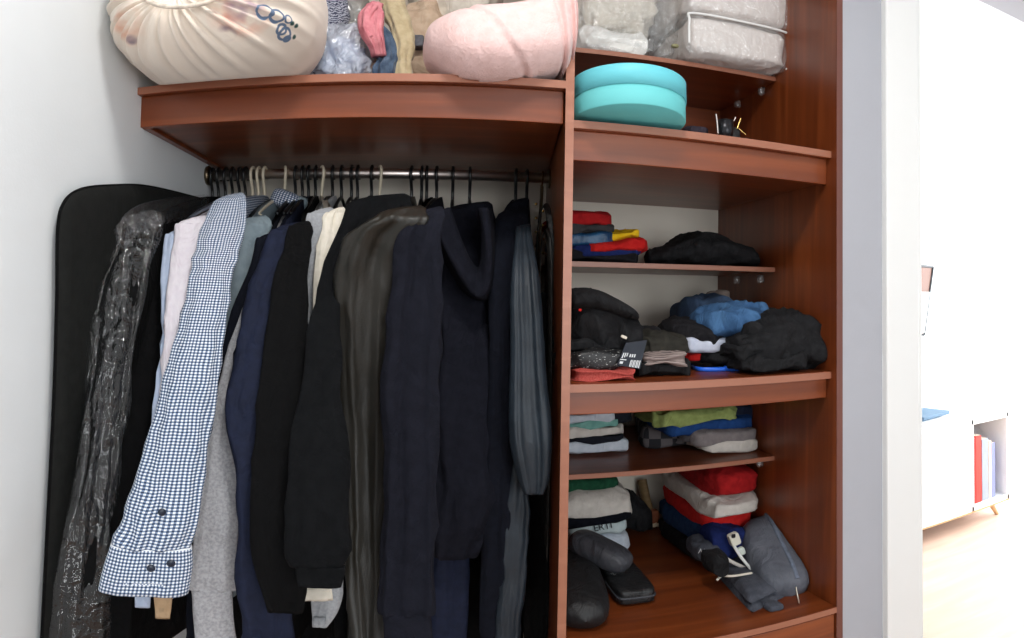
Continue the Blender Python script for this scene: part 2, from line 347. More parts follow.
# ------------------------------------------------------------------ hangers
black_pl = plain('black_plastic', (16, 16, 18), .35)
cream_pl = plain('cream_plastic', (226, 214, 190), .4)
HK = [(0, -.062), (.001, -.04), (.016, -.014), (.0175, .006), (.0, .0178), (-.0175, .006), (-.017, -.012)]
def hook_x(px): return at(px, 175, Y=RY)[0]
def hanger(px, mat, label, group=None, d=(0, -1), neck=None, Lf=.19, Lb=.15, turn=0):
    x = hook_x(px); d = np.array([d[0], d[1], 0.]); d /= np.linalg.norm(d)
    q = turn; hd = np.array([d[0] * math.cos(q) - d[1] * math.sin(q), d[0] * math.sin(q) + d[1] * math.cos(q), 0])
    hd = np.array([hd[0] * .5, hd[1], 0])
    t = thing('clothes_hanger', (x, RY, 1.56), label, 'hanger', group)
    p0 = np.array([x, RY, RZ])
    tube('hook', [p0 + hd * a + [0, 0, b] for a, b in HK], .0038, mat, t, n=8, rows=26)
    n = p0 + [0, 0, -.062]
    tube('shoulder_bar', [n + d * Lf + [0, 0, -.062], n + d * Lf * .5 + [0, 0, -.022], n, n - d * Lb * .5 + [0, 0, -.022], n - d * Lb + [0, 0, -.062]], .004, mat, t, n=8, rows=24)
    tube('trouser_bar', [n + d * Lf + [0, 0, -.062], n - d * Lb + [0, 0, -.062]], .003, mat, t, n=6, rows=2)
    return n
BLK = 'black plastic clothes hanger hooked over the metal rail'
CRM = 'cream plastic clothes hanger hooked over the metal rail'

# ------------------------------------------------------------------ hanging clothes
def garment(name, label, short, cat, mat, hpx, S, hem, sleeve, cuff=None, back=.15, t=.018, hm='b', kind='sleeve', shift=(0, 0), seed=1, fold=.3, cuffmat=None, amp=.003, b=.5, tors=True, turn=0, tmax=None, nf=3.0, Yp=None, hk=1.0):
    if Yp is not None:
        q = np.polyfit((250, 400, 550), Yp, 2); fy = lambda y: float(np.interp(y, (215, 600), (0, 0)) + np.polyval(q, min(max(y, 200), 650)))
        sleeve = [(a, b_, y, fy(y)) for a, b_, y, _ in sleeve]; cuff = [(a, b_, y, fy(y) - .002) for a, b_, y, _ in cuff] if cuff else None
    x = hook_x(hpx); Sp = at(S[0], S[1], Y=S[2]); N = np.array([x, RY, RZ - .055]); d = Sp - N
    L = math.hypot(d[0], d[1])
    hanger(hpx, black_pl if hm == 'b' else cream_pl, ('black' if hm == 'b' else 'cream') + ' plastic hanger carrying the ' + short, None, d, Lf=min(.2, L * .8), Lb=back * .8, turn=turn)
    T = thing(name, (x, RY, hem), label, cat)
    if tors: torso('body', mat, N, Sp, hem, back, t, T, seed=seed, shift=shift)
    if sleeve: pxloft(kind, mat, sleeve, T, seed=seed, fold=fold, amp=amp, b=b, tmax=tmax, nf=nf, hk=hk, open_end=cuff is None)
    if cuff: pxloft('cuff', cuffmat or mat, cuff, T, rows=10, seed=seed + 9, fold=.12, head=False, amp=.001, b=b, open_end=True, tmax=tmax)
    return T
m_bag = fabric('bag_black_nonwoven', (22, 23, 22), (27, 28, 27), .85, 400, .25, wr=.12)
m_blk = fabric('cloth_black', (11, 11, 12), (14, 14, 15), .95, spec=.12)
m_blk2 = fabric('cloth_black_wool', (12, 13, 15), (17, 18, 20), .95, 300, .5, .0, spec=.12)
m_lb = fabric('cloth_light_blue', (176, 190, 214), (188, 200, 222))
m_pk = fabric('cloth_pale_pinkish', (214, 206, 214), (222, 216, 222))
m_tan = fabric('cloth_tan', (178, 150, 118), (190, 162, 130))
m_slate = fabric('cloth_slate', (122, 136, 144), (134, 148, 155))
m_navy = fabric('cloth_dark_navy', (13, 15, 24), (17, 20, 30), spec=.15)
m_navy2 = fabric('cloth_navy', (20, 26, 46), (25, 32, 55), .8, spec=.25)
m_grey = fabric('cloth_grey_melange', (150, 150, 154), (178, 178, 182), .95, 500, .5, .2, 220)
m_lgrey = fabric('cloth_light_grey', (150, 152, 156), (168, 170, 174), .95, 500, .5, .2, 220)
m_cream = fabric('cloth_cream', (222, 214, 198), (232, 224, 210))
m_hood = fabric('cloth_hoodie', (21, 22, 30), (26, 27, 36), .95, 350, .6, .0, spec=.12)
m_leather = fabric('leather_brown_black', (26, 24, 19), (33, 30, 24), .45, 260, .25, .0, 12, spec=.4, wr=.12)
m_satin = fabric('cloth_slate_satin', (29, 37, 45), (39, 48, 57), .5, 500, .15, .0, 20, spec=.4, wr=.15)
m_tr = fabric('cloth_trousers', (20, 22, 28), (25, 27, 34))
def gingham(name, p=.0051):
    m, nt, b = newmat(name); uv = nd(nt, 'ShaderNodeTexCoord'); sx = nd(nt, 'ShaderNodeSeparateXYZ'); nt.links.new(uv.outputs['UV'], sx.inputs[0])
    st = []
    for ax in ('X', 'Y'):
        d = nd(nt, 'ShaderNodeMath', operation='DIVIDE'); d.inputs[1].default_value = p; nt.links.new(sx.outputs[ax], d.inputs[0])
        f = nd(nt, 'ShaderNodeMath', operation='FRACT'); nt.links.new(d.outputs[0], f.inputs[0])
        g = nd(nt, 'ShaderNodeMath', operation='GREATER_THAN'); g.inputs[1].default_value = .5; nt.links.new(f.outputs[0], g.inputs[0]); st.append(g)
    ad = nd(nt, 'ShaderNodeMath', operation='ADD'); nt.links.new(st[0].outputs[0], ad.inputs[0]); nt.links.new(st[1].outputs[0], ad.inputs[1])
    hf = nd(nt, 'ShaderNodeMath', operation='MULTIPLY'); hf.inputs[1].default_value = .5; nt.links.new(ad.outputs[0], hf.inputs[0])
    cr = nd(nt, 'ShaderNodeValToRGB'); cr.color_ramp.interpolation = 'CONSTANT'
    cr.color_ramp.elements[0].color = (*lin((236, 238, 242)), 1); cr.color_ramp.elements[1].position = .75; cr.color_ramp.elements[1].color = (*lin((38, 56, 84)), 1)
    e = cr.color_ramp.elements.new(.25); e.color = (*lin((120, 138, 166)), 1)
    nt.links.new(hf.outputs[0], cr.inputs[0]); nt.links.new(cr.outputs[0], b.inputs['Base Color']); b.inputs['Roughness'].default_value = .9; return m
m_check = gingham('cloth_blue_gingham')

# black garment bag against the left wall
x = hook_x(213); N = np.array([x, RY, RZ - .06]); Sb = at(60, 200, Y=-.25)
hanger(213, black_pl, 'black plastic hanger carrying the black garment bag', None, (0, -1))
T = thing('garment_bag', (x, RY, .5), 'plain black fabric garment bag hanging flat against the white wall', 'garment bag')
edge = [(205, 200), (150, 187), (110, 186), (80, 190), (64, 203), (58, 230), (57, 300), (54, 400), (48, 520), (42, 640), (40, 700)]
E3 = catmull([at(px, py, X=XL + .014) for px, py in edge], 60)
bk = np.stack([np.full(60, XL + .014), np.minimum(E3[:, 1] + .0, .5) * 0 + .5, np.minimum(E3[:, 2], 1.56)], 1)
U = np.linspace(0, 1, 24)[:, None, None]; mid = E3[None] * (1 - U) + bk[None] * U
puff = .009 * np.sin(np.clip(U[..., 0] * 9, 0, math.pi / 2)) * (1 + .35 * nz(mid * np.array([1, 1, .5]), 12, 4)) + .003
fr = mid + np.stack([puff, 0 * puff, 0 * puff], -1); bc = mid - np.stack([puff * .6, 0 * puff, 0 * puff], -1)
grid('cover', np.concatenate([bc[::-1], fr]), m_bag, T, cyc=False)
tube('piping', E3, .0032, m_blk, T, n=6, rows=90)

g = garment('suit_jacket', 'black suit jacket inside a shiny crumpled clear plastic cover', 'covered suit jacket', 'jacket', m_blk, 219, (126, 230, YX(126, -.492)), .62,
        [(a, b_, y, YX((a + b_) / 2, -.492)) for a, b_, y in ((121, 150, 230), (104, 140, 285), (92, 128, 360), (79, 117, 460), (66, 107, 560), (56, 102, 650))], seed=4, b=.3)
pxloft('plastic_cover', plastic_dark, [(a, b_, y, YX((a + b_) / 2, -.492)) for a, b_, y in ((116, 160, 220), (100, 148, 285), (87, 134, 360), (75, 121, 460), (62, 111, 560), (52, 106, 650))], g, b=.46, fold=.25, nf=5, amp=.005, seed=5, rows=90, n=80)
tube('plastic_shoulder', [at(207, 205, X=-.48), at(185, 208, X=-.478), at(158, 213, X=-.476), at(134, 222, X=-.474), at(120, 240, X=-.474)], .024, plastic_dark, g, n=20, rows=40, flat=.35)
garment('suit_jacket', 'uncovered black suit jacket with a long plain sleeve beside the plastic cover', 'uncovered black suit jacket', 'jacket', m_blk, 226, (162, 236, YX(165, -.487)), .6,
        [(a, b_, y, YX((a + b_) / 2, X)) for a, b_, y, X in ((152, 192, 234, -.487), (133, 188, 290, -.485), (113, 174, 380, -.482), (93, 155, 480, -.48), (74, 138, 580, -.48), (64, 128, 650, -.48))], seed=6, b=.28)
garment('dress_shirt', 'light blue shirt, a narrow sliver between black jacket and pinkish shirt', 'light blue shirt', 'shirt', m_lb, 233, (170, 234, .0), .75,
        [(163, 192, 236, .0), (161, 187, 290, -.06), (158, 180, 360, -.12), (147, 168, 470, -.18), (137, 152, 575, -.235)], [(136, 151, 575, -.235), (135, 150, 607, -.24)], seed=7, b=.4)
garment('dress_shirt', 'pale pinkish white shirt tucked behind the gingham shirt', 'pale pinkish shirt', 'shirt', m_pk, 253, (180, 226, .04), .75,
        [(172, 210, 226, .0), (168, 202, 290, -.075), (163, 194, 350, -.125), (160, 186, 450, -.18), (158, 178, 540, -.22)], hm='c', seed=8, b=.4)
garment('dress_shirt', 'tan shirt with only its cuff showing below the gingham cuff', 'tan shirt', 'shirt', m_tan, 259, (205, 216, .09), .8,
        [(200, 225, 222, .06), (188, 212, 330, -.06), (170, 194, 450, -.15), (153, 172, 570, -.23)], [(151, 173, 575, -.23), (153, 172, 600, -.235), (155, 170, 618, -.237)], hm='c', seed=9, b=.4)
g = garment('checked_shirt', 'blue and white gingham shirt with long sleeve and buttoned cuff', 'gingham shirt', 'shirt', m_check, 265, (217, 204, .08), .72,
        [(209, 246, 203, .04), (196, 238, 250, -.05), (183, 231, 300, -.11), (161, 217, 380, -.175), (140, 206, 460, -.23), (121, 199, 520, -.28), (112, 192, 545, -.295)],
        [(111, 192, 545, -.296), (104, 192, 567, -.308), (98, 189, 590, -.318)], hm='c', seed=11, b=.42, t=.028)
cc = at(288, 201, Y=.35)
blob('collar', cc, (.075, .1, .045), m_check, g, e1=.6, e2=.7, tilt=-.35, amp=.002)
m_btn = plain('button_navy', (22, 34, 52), .3)
for px, py, Y in ((151, 568, -.336), (171, 563, -.334), (162, 512, -.302)):
    p = at(px, py, Y=Y); v = CAM - p; v[2] = 0; v /= np.linalg.norm(v)
    lathe('button', [(.0001, 0), (.0055, 0), (.006, .0015), (.0045, .003), (.0001, .0026)], p, m_btn, g, n=14, axis=v)
g = garment('dress_shirt', 'soft slate grey shirt with collar next to the gingham shirt', 'slate grey shirt', 'shirt', m_slate, 285, (240, 226, .1), .74,
        [(226, 270, 226, .1), (215, 250, 290, .05), (205, 240, 350, .02), (196, 232, 430, -.02), (190, 225, 520, -.05), (188, 220, 570, -.06)], hm='c', Yp=(0.1, 0.04, -0.02), seed=12, b=.3, turn=.6)
blob('collar', at(304, 206, Y=.36), (.05, .09, .04), m_slate, g, e1=.6, e2=.7, tilt=-.4, amp=.002)
garment('sweater', 'dark navy sweater hanging between slate shirt and grey sweatshirt', 'dark navy sweater', 'sweater', m_navy, 296, (262, 240, .08), .62,
        [(252, 296, 240, .08), (237, 282, 300, .02), (220, 266, 360, -.03), (208, 252, 420, -.07), (200, 242, 490, -.1), (191, 234, 560, -.12), (186, 228, 645, -.13)], Yp=(0.05, -0.03, -0.1), seed=13, b=.3, amp=.004)
garment('sweatshirt', 'light grey melange sweatshirt with ribbed cuff at the sleeve end', 'grey sweatshirt', 'sweatshirt', m_grey, 303, (270, 246, .09), .7,
        [(262, 292, 244, .08), (243, 278, 310, .0), (224, 262, 370, -.06), (208, 243, 440, -.11), (197, 239, 510, -.14), (190, 236, 570, -.155), (187, 235, 589, -.16)],
        [(191, 232, 588, -.16), (192, 233, 615, -.163), (196, 237, 645, -.165)], Yp=(0.06, -0.08, -0.165), seed=14, b=.3)
garment('jacket', 'navy blue casual jacket with a bulging sleeve beside grey sweatshirt', 'navy casual jacket', 'jacket', m_navy2, 309, (276, 232, .08), .6,
        [(266, 310, 232, .08), (248, 296, 300, .0), (235, 286, 360, -.07), (227, 280, 400, -.1), (230, 276, 450, -.125), (237, 280, 510, -.145), (237, 286, 570, -.155), (241, 292, 645, -.16)], Yp=(0.02, -0.12, -0.2), seed=15, b=.3, amp=.005)
garment('jacket', 'black cotton jacket hanging between navy jacket and black bomber', 'black cotton jacket', 'jacket', m_blk, 316, (300, 230, .08), .62,
        [(286, 311, 228, .08), (273, 309, 290, .0), (260, 308, 370, -.08), (253, 305, 460, -.13), (252, 304, 530, -.155), (257, 303, 575, -.165), (268, 302, 612, -.17)], Yp=(-0.01, -0.15, -0.23), seed=16, b=.3)
garment('t_shirt', 'grey melange long sleeve shirt showing between the black jackets', 'grey long sleeve shirt', 'shirt', m_lgrey, 333, (314, 216, .1), .78,
        [(307, 334, 215, .1), (305, 328, 260, .06), (303, 330, 330, .0), (304, 340, 450, -.06), (306, 344, 560, -.09), (308, 340, 606, -.095), (311, 328, 627, -.1)], Yp=(0.05, -0.0, -0.08), seed=17, b=.3)
garment('dress_shirt', 'cream shirt with a crisp edge beside black bomber jacket', 'cream shirt', 'shirt', m_cream, 322, (330, 214, .08), .8,
        [(321, 346, 214, .08), (316, 340, 260, .03), (311, 337, 330, -.03), (301, 335, 450, -.1), (298, 334, 560, -.13), (297, 333, 599, -.135)], hm='c', Yp=(0.03, -0.05, -0.13), seed=18, b=.3, turn=.5)
garment('bomber_jacket', 'black bomber jacket with elasticated gathered sleeve cuff', 'black bomber jacket', 'jacket', m_blk2, 380, (352, 204, .12), .66,
        [(340, 412, 204, .12), (331, 366, 240, .06), (318, 342, 296, -.03), (303, 344, 365, -.1), (291, 348, 440, -.15), (286, 350, 510, -.18), (285, 350, 545, -.19), (291, 347, 566, -.195)],
        [(295, 345, 566, -.195), (297, 342, 578, -.197), (299, 340, 586, -.198)], hm='c', Yp=(-0.02, -0.19, -0.27), seed=19, b=.3, t=.026, amp=.004, turn=.6)
garment('leather_jacket', 'brownish black leather jacket with a smooth rounded shoulder', 'leather jacket', 'jacket', m_leather, 412, (362, 232, .07), .6,
        [(366, 428, 216, .12), (346, 420, 236, .08), (337, 408, 262, .03), (335, 402, 300, .0), (338, 396, 370, -.04), (342, 392, 440, -.07), (346, 390, 520, -.09), (349, 387, 590, -.1), (350, 386, 650, -.11)], Yp=(-.09, -.06, -.09), seed=20, b=.3, t=.026, fold=.45, nf=4)
g = garment('hoodie', 'dark charcoal hooded sweatshirt with its hood hanging open at the neck', 'hooded sweatshirt', 'hoodie', m_hood, 437, (412, 222, .1), .72,
        [(402, 446, 220, .12), (393, 444, 250, .05), (387, 441, 310, .0), (383, 440, 380, -.05), (382, 438, 460, -.08), (381, 435, 540, -.1), (380, 431, 600, -.11), (382, 430, 613, -.112)],
        [(383, 430, 613, -.112), (384, 432, 630, -.113), (385, 434, 650, -.115)], Yp=(-.11, -.13, -.17), seed=21, b=.34, t=.03, amp=.004, fold=.5, nf=4, hk=1.3)
pxloft('front', m_hood, [(436, 494, 212, .3), (432, 500, 260, .27), (430, 504, 330, .22), (429, 506, 420, .17), (428, 500, 500, .14), (428, 478, 556, .14)], g, b=.5, fold=.3, seed=23, amp=.006, tmax=.06)
rim = [(432, 210), (440, 236), (452, 262), (466, 286), (479, 297), (488, 288), (491, 262), (490, 235), (486, 208)]
inn = [(448, 208), (455, 230), (463, 250), (472, 266), (479, 271), (483, 262), (484, 245), (484, 228), (482, 208)]
prof = [(rim, .24, 4), (rim, .17, 1), (rim, .13, -1), (rim, .135, -5), (inn, .16, -1), (inn, .24, 2)]
def cen(L, o): return [(px + (o * (1 if px < 470 else -1)), py - (o if py > 255 else 0)) for px, py in L]
P = np.array([catmull([at(px, py, Y=Y) for px, py in cen(L, -o)], 36) for L, Y, o in prof]); P = np.array([catmull(P[:, j], 14) for j in range(36)]).transpose(1, 0, 2)
hd = grid('hood', P, m_hood, g, cyc=False)
md = hd.modifiers.new('thick', 'SOLIDIFY'); md.thickness = .004
garment('jacket', 'dark navy jacket with stand collar hanging right of the hoodie', 'navy stand collar jacket', 'jacket', m_navy, 516, (503, 226, .22), .62,
        [(504, 530, 205, .31), (494, 530, 226, .24), (489, 522, 300, .17), (487, 516, 400, .14), (484, 512, 500, .12), (481, 510, 580, .12), (478, 506, 650, .12)], seed=24, t=.016, b=.4, back=.13, tmax=.03)
garment('satin_shirt', 'slate blue satin shirt with a glossy sleeve, last before the belts', 'satin shirt', 'shirt', m_satin, 527, (521, 232, .2), .7,
        [(515, 531, 228, .21), (512, 538, 270, .14), (510, 544, 330, .1), (509, 549, 400, .07), (510, 552, 440, .06), (517, 550, 475, .06), (524, 544, 494, .06)], seed=25, t=.012, b=.4, back=.1, fold=.4, tmax=.03, amp=.001, nf=4)
T = thing('trousers', at(510, 600, Y=.12), 'slate satin trousers hanging in a narrow strip below satin shirt', 'trousers')
pxloft('leg', m_satin, [(515, 530, 420, .13), (508, 529, 480, .12), (503, 526, 540, .12), (498, 522, 600, .11), (494, 518, 650, .11)], T, b=.4, fold=.35, seed=26, amp=.004)
T = thing('trousers', at(535, 600, Y=.3), 'plain black trousers hanging beside the wooden divider', 'trousers')
pxloft('leg', m_blk, [(532, 548, 300, .3), (528, 550, 420, .27), (526, 549, 520, .25), (524, 548, 650, .22)], T, b=.4, fold=.3, seed=27)
T = thing('trousers', at(448, 600, Y=.17), 'dark blue trousers showing under the hem of the hoodie', 'trousers')
pxloft('leg', m_navy2, [(434, 476, 480, .22), (433, 472, 540, .2), (432, 468, 600, .18), (430, 464, 650, .17)], T, b=.35, fold=.3, seed=28)
for px in (240, 246, 342, 352, 358, 372, 422, 427, 453, 470):
    hanger(px, black_pl, 'black plastic hanger without a garment hooked over the rail', 'bare black hangers on the rail', (-.15 if px < 300 else -.05, -1), Lf=.12, Lb=.12)
# suitcase standing on the base board below the clothes
zt = at(476, 557, Y=.33)[2]
T = thing('suitcase', (-.05, .4, .08), 'black fabric suitcase standing under the hanging clothes', 'suitcase')
blob('shell', (-.14, .44, (zt + .08) / 2), (.76, .2, zt - .08), m_blk, T, e1=.15, e2=.2, flat=.0805)
tube('handle', [(-.14, .44, zt - .005), (-.13, .44, zt + .012), (.01, .44, zt + .012), (.02, .44, zt - .005)], .006, black_pl, T, n=8)
# belts
m_belt = fabric('belt_black_leather', (22, 21, 20), (32, 30, 28), .4, 200, .3, 0, 20, spec=.6); m_belt2 = fabric('belt_brown_leather', (58, 44, 26), (80, 62, 38), .45, 200, .3, 0, 20)
gold = plain('gold_metal', (212, 178, 110), .25, 1)
def belt(pts, Y, w_, mat, label, studs=()):
    T = thing('belt', at(*pts[-1], Y=Y), label, 'belt')
    tube('strap', [at(px, py, Y=Y + .02 * math.sin(i)) for i, (px, py) in enumerate(pts)], w_, mat, T, n=10, rows=60, flat=.22)
    for px, py in studs: blob('stud', at(px, py, Y=Y - .018), (.007, .005, .007), gold, T, e1=1, e2=1, rows=6, cols=8)
    return T
T = belt([(542, 186), (541, 205), (539, 230), (538, 262), (539, 330), (540, 430), (540, 520)], .33, .014, m_belt2, 'brown leather belt with golden studs hanging from the rail', [(536 + (i % 2) * 7, 204 + i * 7) for i in range(9)])
tube('hook', [at(542, 186, Y=.33), at(543, 178, Y=.38), (at(543, 175, Y=RY)[0], RY, RZ + .016), (at(543, 175, Y=RY)[0], RY + .018, RZ)], .002, gold, T, n=6)
belt([(536, 300), (537, 240), (541, 212), (546, 206), (550, 225), (552, 270), (552, 380), (551, 500), (549, 620)], .27, .007, m_belt, 'thin black leather belt looped high beside the studded belt')
belt([(541, 330), (540, 262), (543, 236), (547, 231), (549, 250), (550, 310), (549, 420), (546, 540), (544, 640)], .22, .006, m_belt, 'thin black leather belt looped lower in front of the studded belt')
#==PART3
# ------------------------------------------------------------------ things on the top left shelf
# big floral drawstring bundle
def printed(name):
    m, nt, b = newmat(name); tc = nd(nt, 'ShaderNodeTexCoord'); base = lin((232, 220, 206)); cur = None
    rgb = nd(nt, 'ShaderNodeRGB'); rgb.outputs[0].default_value = (*base, 1); cur = rgb.outputs[0]
    def blend(fac, col):
        nonlocal cur
        mx = nd(nt, 'ShaderNodeMix', data_type='RGBA'); nt.links.new(fac, mx.inputs[0]); nt.links.new(cur, mx.inputs[6]); mx.inputs[7].default_value = (*lin(col), 1); cur = mx.outputs[2]
    def dist(p):
        d = nd(nt, 'ShaderNodeVectorMath', operation='DISTANCE'); nt.links.new(tc.outputs['Object'], d.inputs[0]); d.inputs[1].default_value = tuple(p); return d.outputs['Value']
    def rng(v, lo, hi):
        mr = nd(nt, 'ShaderNodeMapRange'); nt.links.new(v, mr.inputs[0]); mr.inputs[1].default_value = lo; mr.inputs[2].default_value = hi; mr.inputs[3].default_value = 1; mr.inputs[4].default_value = 0; return mr.outputs[0]
    def ring(p, r, w_):
        s = nd(nt, 'ShaderNodeMath', operation='SUBTRACT'); nt.links.new(dist(p), s.inputs[0]); s.inputs[1].default_value = r
        a = nd(nt, 'ShaderNodeMath', operation='ABSOLUTE'); nt.links.new(s.outputs[0], a.inputs[0]); return rng(a.outputs[0], w_ * .6, w_)
    n = nd(nt, 'ShaderNodeTexNoise'); n.inputs['Scale'].default_value = 25; nt.links.new(tc.outputs['Object'], n.inputs['Vector'])
    def blot(p, r, col, k=.75):
        f = nd(nt, 'ShaderNodeMath', operation='MULTIPLY'); nt.links.new(rng(dist(p), r * .5, r), f.inputs[0])
        g = rng(n.outputs['Fac'], .62, .38); nt.links.new(g, f.inputs[1])
        h = nd(nt, 'ShaderNodeMath', operation='MULTIPLY'); nt.links.new(f.outputs[0], h.inputs[0]); h.inputs[1].default_value = k; blend(h.outputs[0], col)
    m['f'] = 1
    return m, nt, b, blend, blot, ring, rng, dist, lambda: nt.links.new(cur, b.inputs['Base Color'])
m_fl, nt, b, blend, blot, ring, rng, dist, done = printed('cloth_floral_print')
C = np.array([-.366, -.04, ZLt + .105]); R3 = np.array([.182, .185, .135])
nl, nc = 60, 220
pole = np.array([-.16, -1, -.10]); pole /= np.linalg.norm(pole); e1 = np.cross(pole, [0, 0, 1]); e1 /= np.linalg.norm(e1); e2 = np.cross(e1, pole)
ph = np.linspace(.02, math.pi - .02, nl)[:, None]; th = np.linspace(0, 2 * math.pi, nc, False)[None, :]
D_ = pole * np.cos(ph)[..., None] + (e1 * np.cos(th)[..., None] + e2 * np.sin(th)[..., None]) * np.sin(ph)[..., None]
r_s = 1 / (np.abs(D_ / 1) ** 2.6).sum(-1) ** (1 / 2.6)
fall = np.exp(-((ph - .6) / .55) ** 2) * np.clip((ph - .12) / .25, 0, 1)
rs_ = np.random.RandomState(8); wob = nz(D_, 2.2, 5)
pl = np.sin(34 * th + 2.2 * wob) * .6 + np.sin(21 * th + 1 + 2.5 * wob) * .4 + .3 * np.sin(53 * th + 2 * wob)
k = r_s * (1 + .04 * fall * pl) * (1 - .12 * np.exp(-(ph / .22) ** 2)) + .02 * nz(D_, 3.2, 12) + .006 * ridge(D_, 8, 3)
P = C + D_ * R3 * k[..., None]
P[..., 0] = np.maximum(P[..., 0], XL + .006)
zmin = np.where(P[..., 1] > -.0, ZLt, ZLt - np.clip(-P[..., 1], 0, .2) * .38)
P[..., 2] = np.maximum(P[..., 2], zmin)
T = thing('laundry_bundle', (C[0], C[1], ZLt), 'large stuffed cream cloth bundle gathered at the neck with faded floral print', 'bundle')
fb = grid('cloth', P, m_fl, T)
org = ORG[fb]
def bp(px, py): return surf(P, px, py) - org
blot(bp(238, 18), .055, (222, 160, 136), .9); blot(bp(118, 25), .045, (222, 172, 146), .8); blot(bp(226, 36), .018, (110, 100, 122), .9); blot(bp(246, 4), .04, (130, 126, 154), .9); blot(bp(126, 42), .014, (110, 100, 122), .8)
for (px, py, r, w_) in ((279, 19, .012, .003), (288, 29, .009, .0028), (282, 41, .011, .003), (287, 44, .0045, .004), (272, 8, .014, .0024), (294, 14, .007, .002)):
    blend(ring(bp(px, py), r, w_), (92, 112, 140))
for dx in (-1, 0, 1): blend(rng(dist(bp(299 + dx * 1.5, 30 + dx * 3)), .003, .0055), (26, 70, 66))
done(); b.inputs['Roughness'].default_value = .85; b.inputs['Sheen Weight'].default_value = .2
tube('drawstring', [at(px, py, Y=Y) for px, py, Y in ((140, -8, -.2), (152, 3, -.225), (175, 7, -.235), (205, 3, -.235), (226, -8, -.225))], .004, fabric('cord_beige', (206, 194, 180)), T, n=8)

def xloft(name, mat, st, parent=None, rows=50, n=44, fold=.0, nf=6, amp=.003, freq=25, seed=1, e=.8, flat=None, crease=0, grooves=()):
    """cloth roll lying along x: stations (px, y top, y bottom, Y centre, depth)"""
    A = []
    for px, yt, yb, Y, d in st:
        a, c = at(px, yt, Y=Y), at(px, yb, Y=Y); A.append([*((a + c) / 2), abs(a[2] - c[2]) / 2, d / 2])
    A = catmull(A, rows); th = np.linspace(0, 2 * math.pi, n, False); r = np.random.RandomState(seed); p = r.uniform(0, 6, 3); P = []
    for i, a in enumerate(A):
        t = i / (rows - 1); rp = 1 + fold * (np.sin(nf * th + p[0] + 4 * t) + .6 * np.sin((nf + 4) * th + p[1] - 5 * t))
        P.append(np.stack([np.full(n, a[0]), a[1] + max(a[4], .001) * sp(np.sin(th), e) * rp, a[2] + max(a[3], .001) * sp(np.cos(th), e) * rp], 1))
    P = np.array(P); ce = P.mean(1, keepdims=True); N = P - ce; N /= np.linalg.norm(N, axis=-1)[..., None] + 1e-9
    P = P + N * (amp * nz(P, freq * 2, seed) + crease * (ridge(P + .01 * nz(P, 30, seed)[..., None], freq * 2.0, seed + 4) + .3 * ridge(P, freq * 4, seed + 6)))[..., None]
    for g0, bend, dep in grooves:
        tt = np.linspace(0, 1, rows)[:, None]; q = np.linspace(0, 2 * math.pi, n, False)[None, :]; dd = (tt - g0 - bend * np.cos(q) * -.5) / .013
        P = P - N * (dep * (np.exp(-dd ** 2) - .5 * np.exp(-((dd - 1.8) / 1.3) ** 2)))[..., None]
    if flat is not None: P[..., 2] = np.where(P[..., 1] > .0, np.maximum(P[..., 2], flat), P[..., 2])
    return grid(name, P, mat, parent)
m_pink = fabric('fleece_pink', (232, 196, 191), (240, 206, 202), .98, 260, .8, .3, wr=.25)
T = thing('rolled_blanket', at(495, 80, Y=.04), 'rolled soft pink fleece blanket overhanging the edge of the shelf', 'blanket')
xloft('roll', m_pink, [(423, 46, 58, .06, .04), (427, 34, 66, .06, .12), (436, 26, 72, .05, .16), (455, 18, 82, .03, .19), (480, 12, 87, .02, .2), (505, 8, 86, .02, .2), (530, 3, 82, .03, .2), (552, -3, 79, .04, .2), (564, -3, 77, .05, .19), (569, 10, 66, .055, .14), (570, 28, 50, .06, .03)], T, rows=130, n=80, e=.85, amp=.005, freq=14, crease=.001, flat=ZLt, grooves=[(.70, .10, .012), (.78, .10, .014), (.86, .07, .012), (.93, .05, .010), (.45, .25, .006)])
# other soft things on that shelf
m_orn, nt, b = newmat('cloth_ornament_print'); tc = nd(nt, 'ShaderNodeTexCoord'); wv = nd(nt, 'ShaderNodeTexWave', wave_type='RINGS'); wv.inputs['Scale'].default_value = 55; wv.inputs['Distortion'].default_value = 9; wv.inputs['Detail Scale'].default_value = 2
nt.links.new(tc.outputs['Object'], wv.inputs['Vector']); cr = nd(nt, 'ShaderNodeValToRGB'); cr.color_ramp.elements[0].color = (*lin((60, 62, 84)), 1); cr.color_ramp.elements[1].color = (*lin((176, 178, 190)), 1); cr.color_ramp.elements[0].position = .35; cr.color_ramp.elements[1].position = .6
nt.links.new(wv.outputs['Fac'], cr.inputs[0]); nt.links.new(cr.outputs[0], b.inputs['Base Color']); b.inputs['Roughness'].default_value = .9
def cloth1(name, label, cat, obj):
    return tag(obj, label, cat)
tag(pxblob('folded_cushion_cover', m_orn, 284, 346, -22, 60, .2, .2, zb=ZLt, e1=.5, e2=.5, crease=.007, seed=3), 'grey cloth with dark swirling ornaments behind the floral bundle', 'cloth')
T = thing('plastic_bag', at(338, 70, Y=.1), 'clear plastic bag with crumpled pale blue cloth inside', 'bag')
pxblob('contents', fabric('cloth_pale_blue', (150, 176, 214), (196, 210, 232), .8, 300, .3, .1, 30), 320, 360, 34, 74, .09, .11, T, zb=ZLt, e1=.7, e2=.7, crease=.008, seed=6)
pxblob('film', clear('clear_bag_film', .4, .1, (225, 232, 245), 1.0, 45), 314, 368, 20, 76, .07, .15, T, zb=ZLt, e1=.6, e2=.6, crease=.012, cfreq=34, seed=9, rows=34, cols=70)
